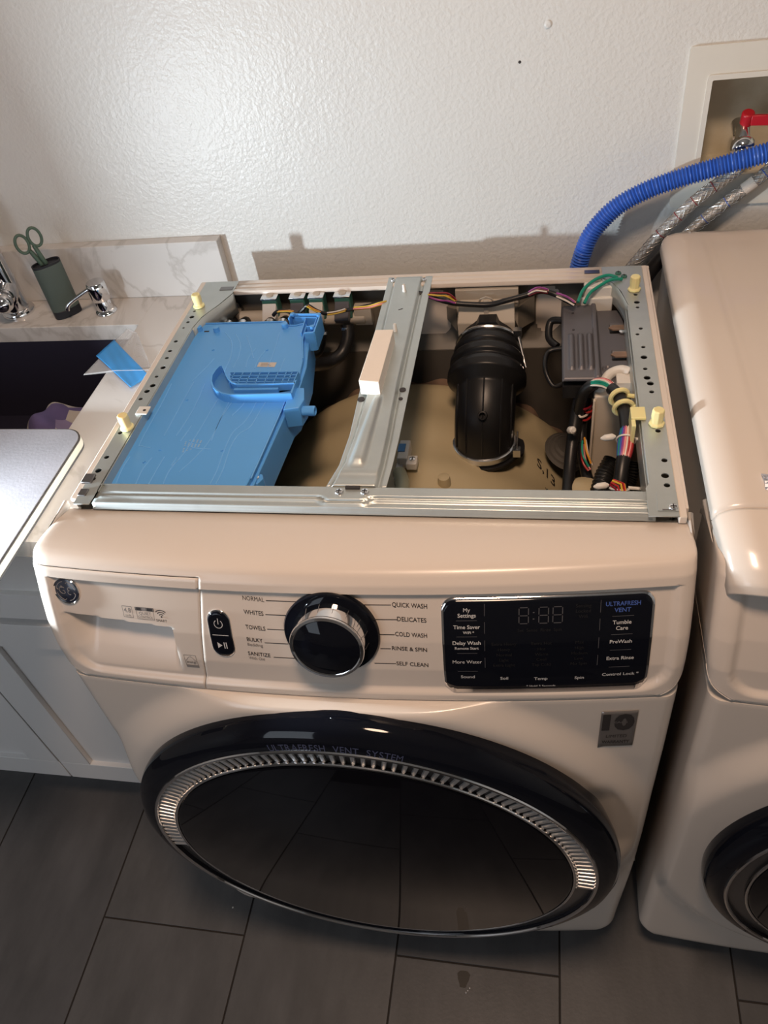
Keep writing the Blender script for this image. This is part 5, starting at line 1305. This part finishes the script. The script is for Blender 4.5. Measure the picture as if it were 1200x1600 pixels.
hd = MB().lathe([(0.0085, -0.009), (0.0090, 0.008), (0.0075, 0.010)], (VL.x + 0.004, 0.7150, 1.1440), (0, -0.35, 1), 20)
hd.box((VL.x + 0.008, 0.703, 1.137), (VL.x + 0.032, 0.709, 1.151), rot=-0.15)
lab(hd.build('valve_handle', 'red_plastic', SB, bevel=0.001), 'red plastic valve handle')
# blue drain hose
hpB = catmull([(0.2500, 0.642, 0.880), (0.2545, 0.650, 0.925), (0.2585, 0.6520, 0.965), (0.2700, 0.6540, 1.005), (0.2880, 0.6560, 1.032), (0.3120, 0.6570, 1.0545), (0.3480, 0.6580, 1.0735), (0.3900, 0.6580, 1.0880), (0.4400, 0.6560, 1.1020), (0.5000, 0.6540, 1.1180), (0.5400, 0.6620, 1.1240), (0.5620, 0.6900, 1.1220), (0.5700, 0.7250, 1.1050), (0.5705, 0.7450, 1.0740)], 52)
Hb = MB(); cum = 0; rr = []
for i, p in enumerate(hpB):
    if i: cum += (p - hpB[i-1]).length
    rr.append(0.0126 + 0.0016 * math.sin(cum * 2 * PI / 0.0046))
Hb.tube(hpB, rr, 18)
tag(Hb.build('drain_hose', 'hose_blue', None, auto=80), 'blue corrugated drain hose arching from behind the washer to the right', 'hose')
# braided hoses
def braided(name, pts, r, label, bands, group=None):
    pp = catmull(pts, 10); T = thing(name, label, 'hose', pts[0], group)
    n = 16; mb = MB().tube(pp, r, n); mb.build('braid', 'braid', T)
    # helical strands for the weave
    for sgn in (1, -1):
        st_ = MB(); cum = [0]
        for i in range(1, len(pp)): cum.append(cum[-1] + (pp[i] - pp[i-1]).length)
        for s0 in range(8):
            line = []
            for i, p in enumerate(pp):
                t = (pp[min(i+1, len(pp)-1)] - pp[max(i-1, 0)]).normalized(); a_ = t.cross(Vector((0, 1, 0))).normalized(); b_ = t.cross(a_)
                th_ = sgn * cum[i] / 0.012 + s0 * PI / 4; line.append(p + (a_ * math.cos(th_) + b_ * math.sin(th_)) * (r + 0.0001))
            st_.tube(catmull(line, 2), 0.00055, 4)
        st_.build('strand', 'bright_steel' if sgn > 0 else 'braid', T)
    for f, m, wd in bands:
        i = int(f * (len(pp) - 2)); t = (pp[i+1] - pp[i]).normalized()
        MB().tube([pp[i] - t * wd, pp[i] + t * wd], r + 0.0007, n).build('hose_band', m, T)
    return T
braided('supply_hose', [VL + Vector((-0.001, -0.026, -0.024)), (0.4620, 0.6820, 1.0760), (0.4250, 0.6780, 1.0480), (0.3850, 0.6740, 1.0060), (0.3520, 0.6700, 0.9640), (0.3150, 0.662, 0.912), (0.30, 0.655, 0.86)], 0.0085,
        'braided steel supply hose running from the red valve down behind the washer', [(0.27, 'wire_maroon', 0.0005), (0.36, 'wire_maroon', 0.0005), (0.45, 'wire_maroon', 0.0005), (0.55, 'wire_maroon', 0.0005)])
H2 = braided('supply_hose', [(0.5350, 0.7350, 1.1180), (0.5330, 0.7080, 1.0990), (0.5200, 0.6900, 1.0810), (0.4850, 0.6880, 1.0490), (0.4450, 0.6850, 1.0160), (0.4080, 0.6800, 0.9790), (0.3700, 0.676, 0.936), (0.345, 0.672, 0.88)], 0.0085,
        'braided steel supply hose with pale collar, right of the red valve hose', [(0.40, 'label_paper', 0.009), (0.33, 'wire_blue', 0.0005), (0.50, 'wire_blue', 0.0005), (0.60, 'wire_blue', 0.0005)])
lab(MB().tube(catmull([(0.3930, 0.679, 0.963), (0.3780, 0.677, 0.946), (0.3600, 0.674, 0.915), (0.345, 0.672, 0.875)], 8), 0.0115, 14).build('rubber_sleeve', 'black_rubber', H2), 'black rubber sleeve')
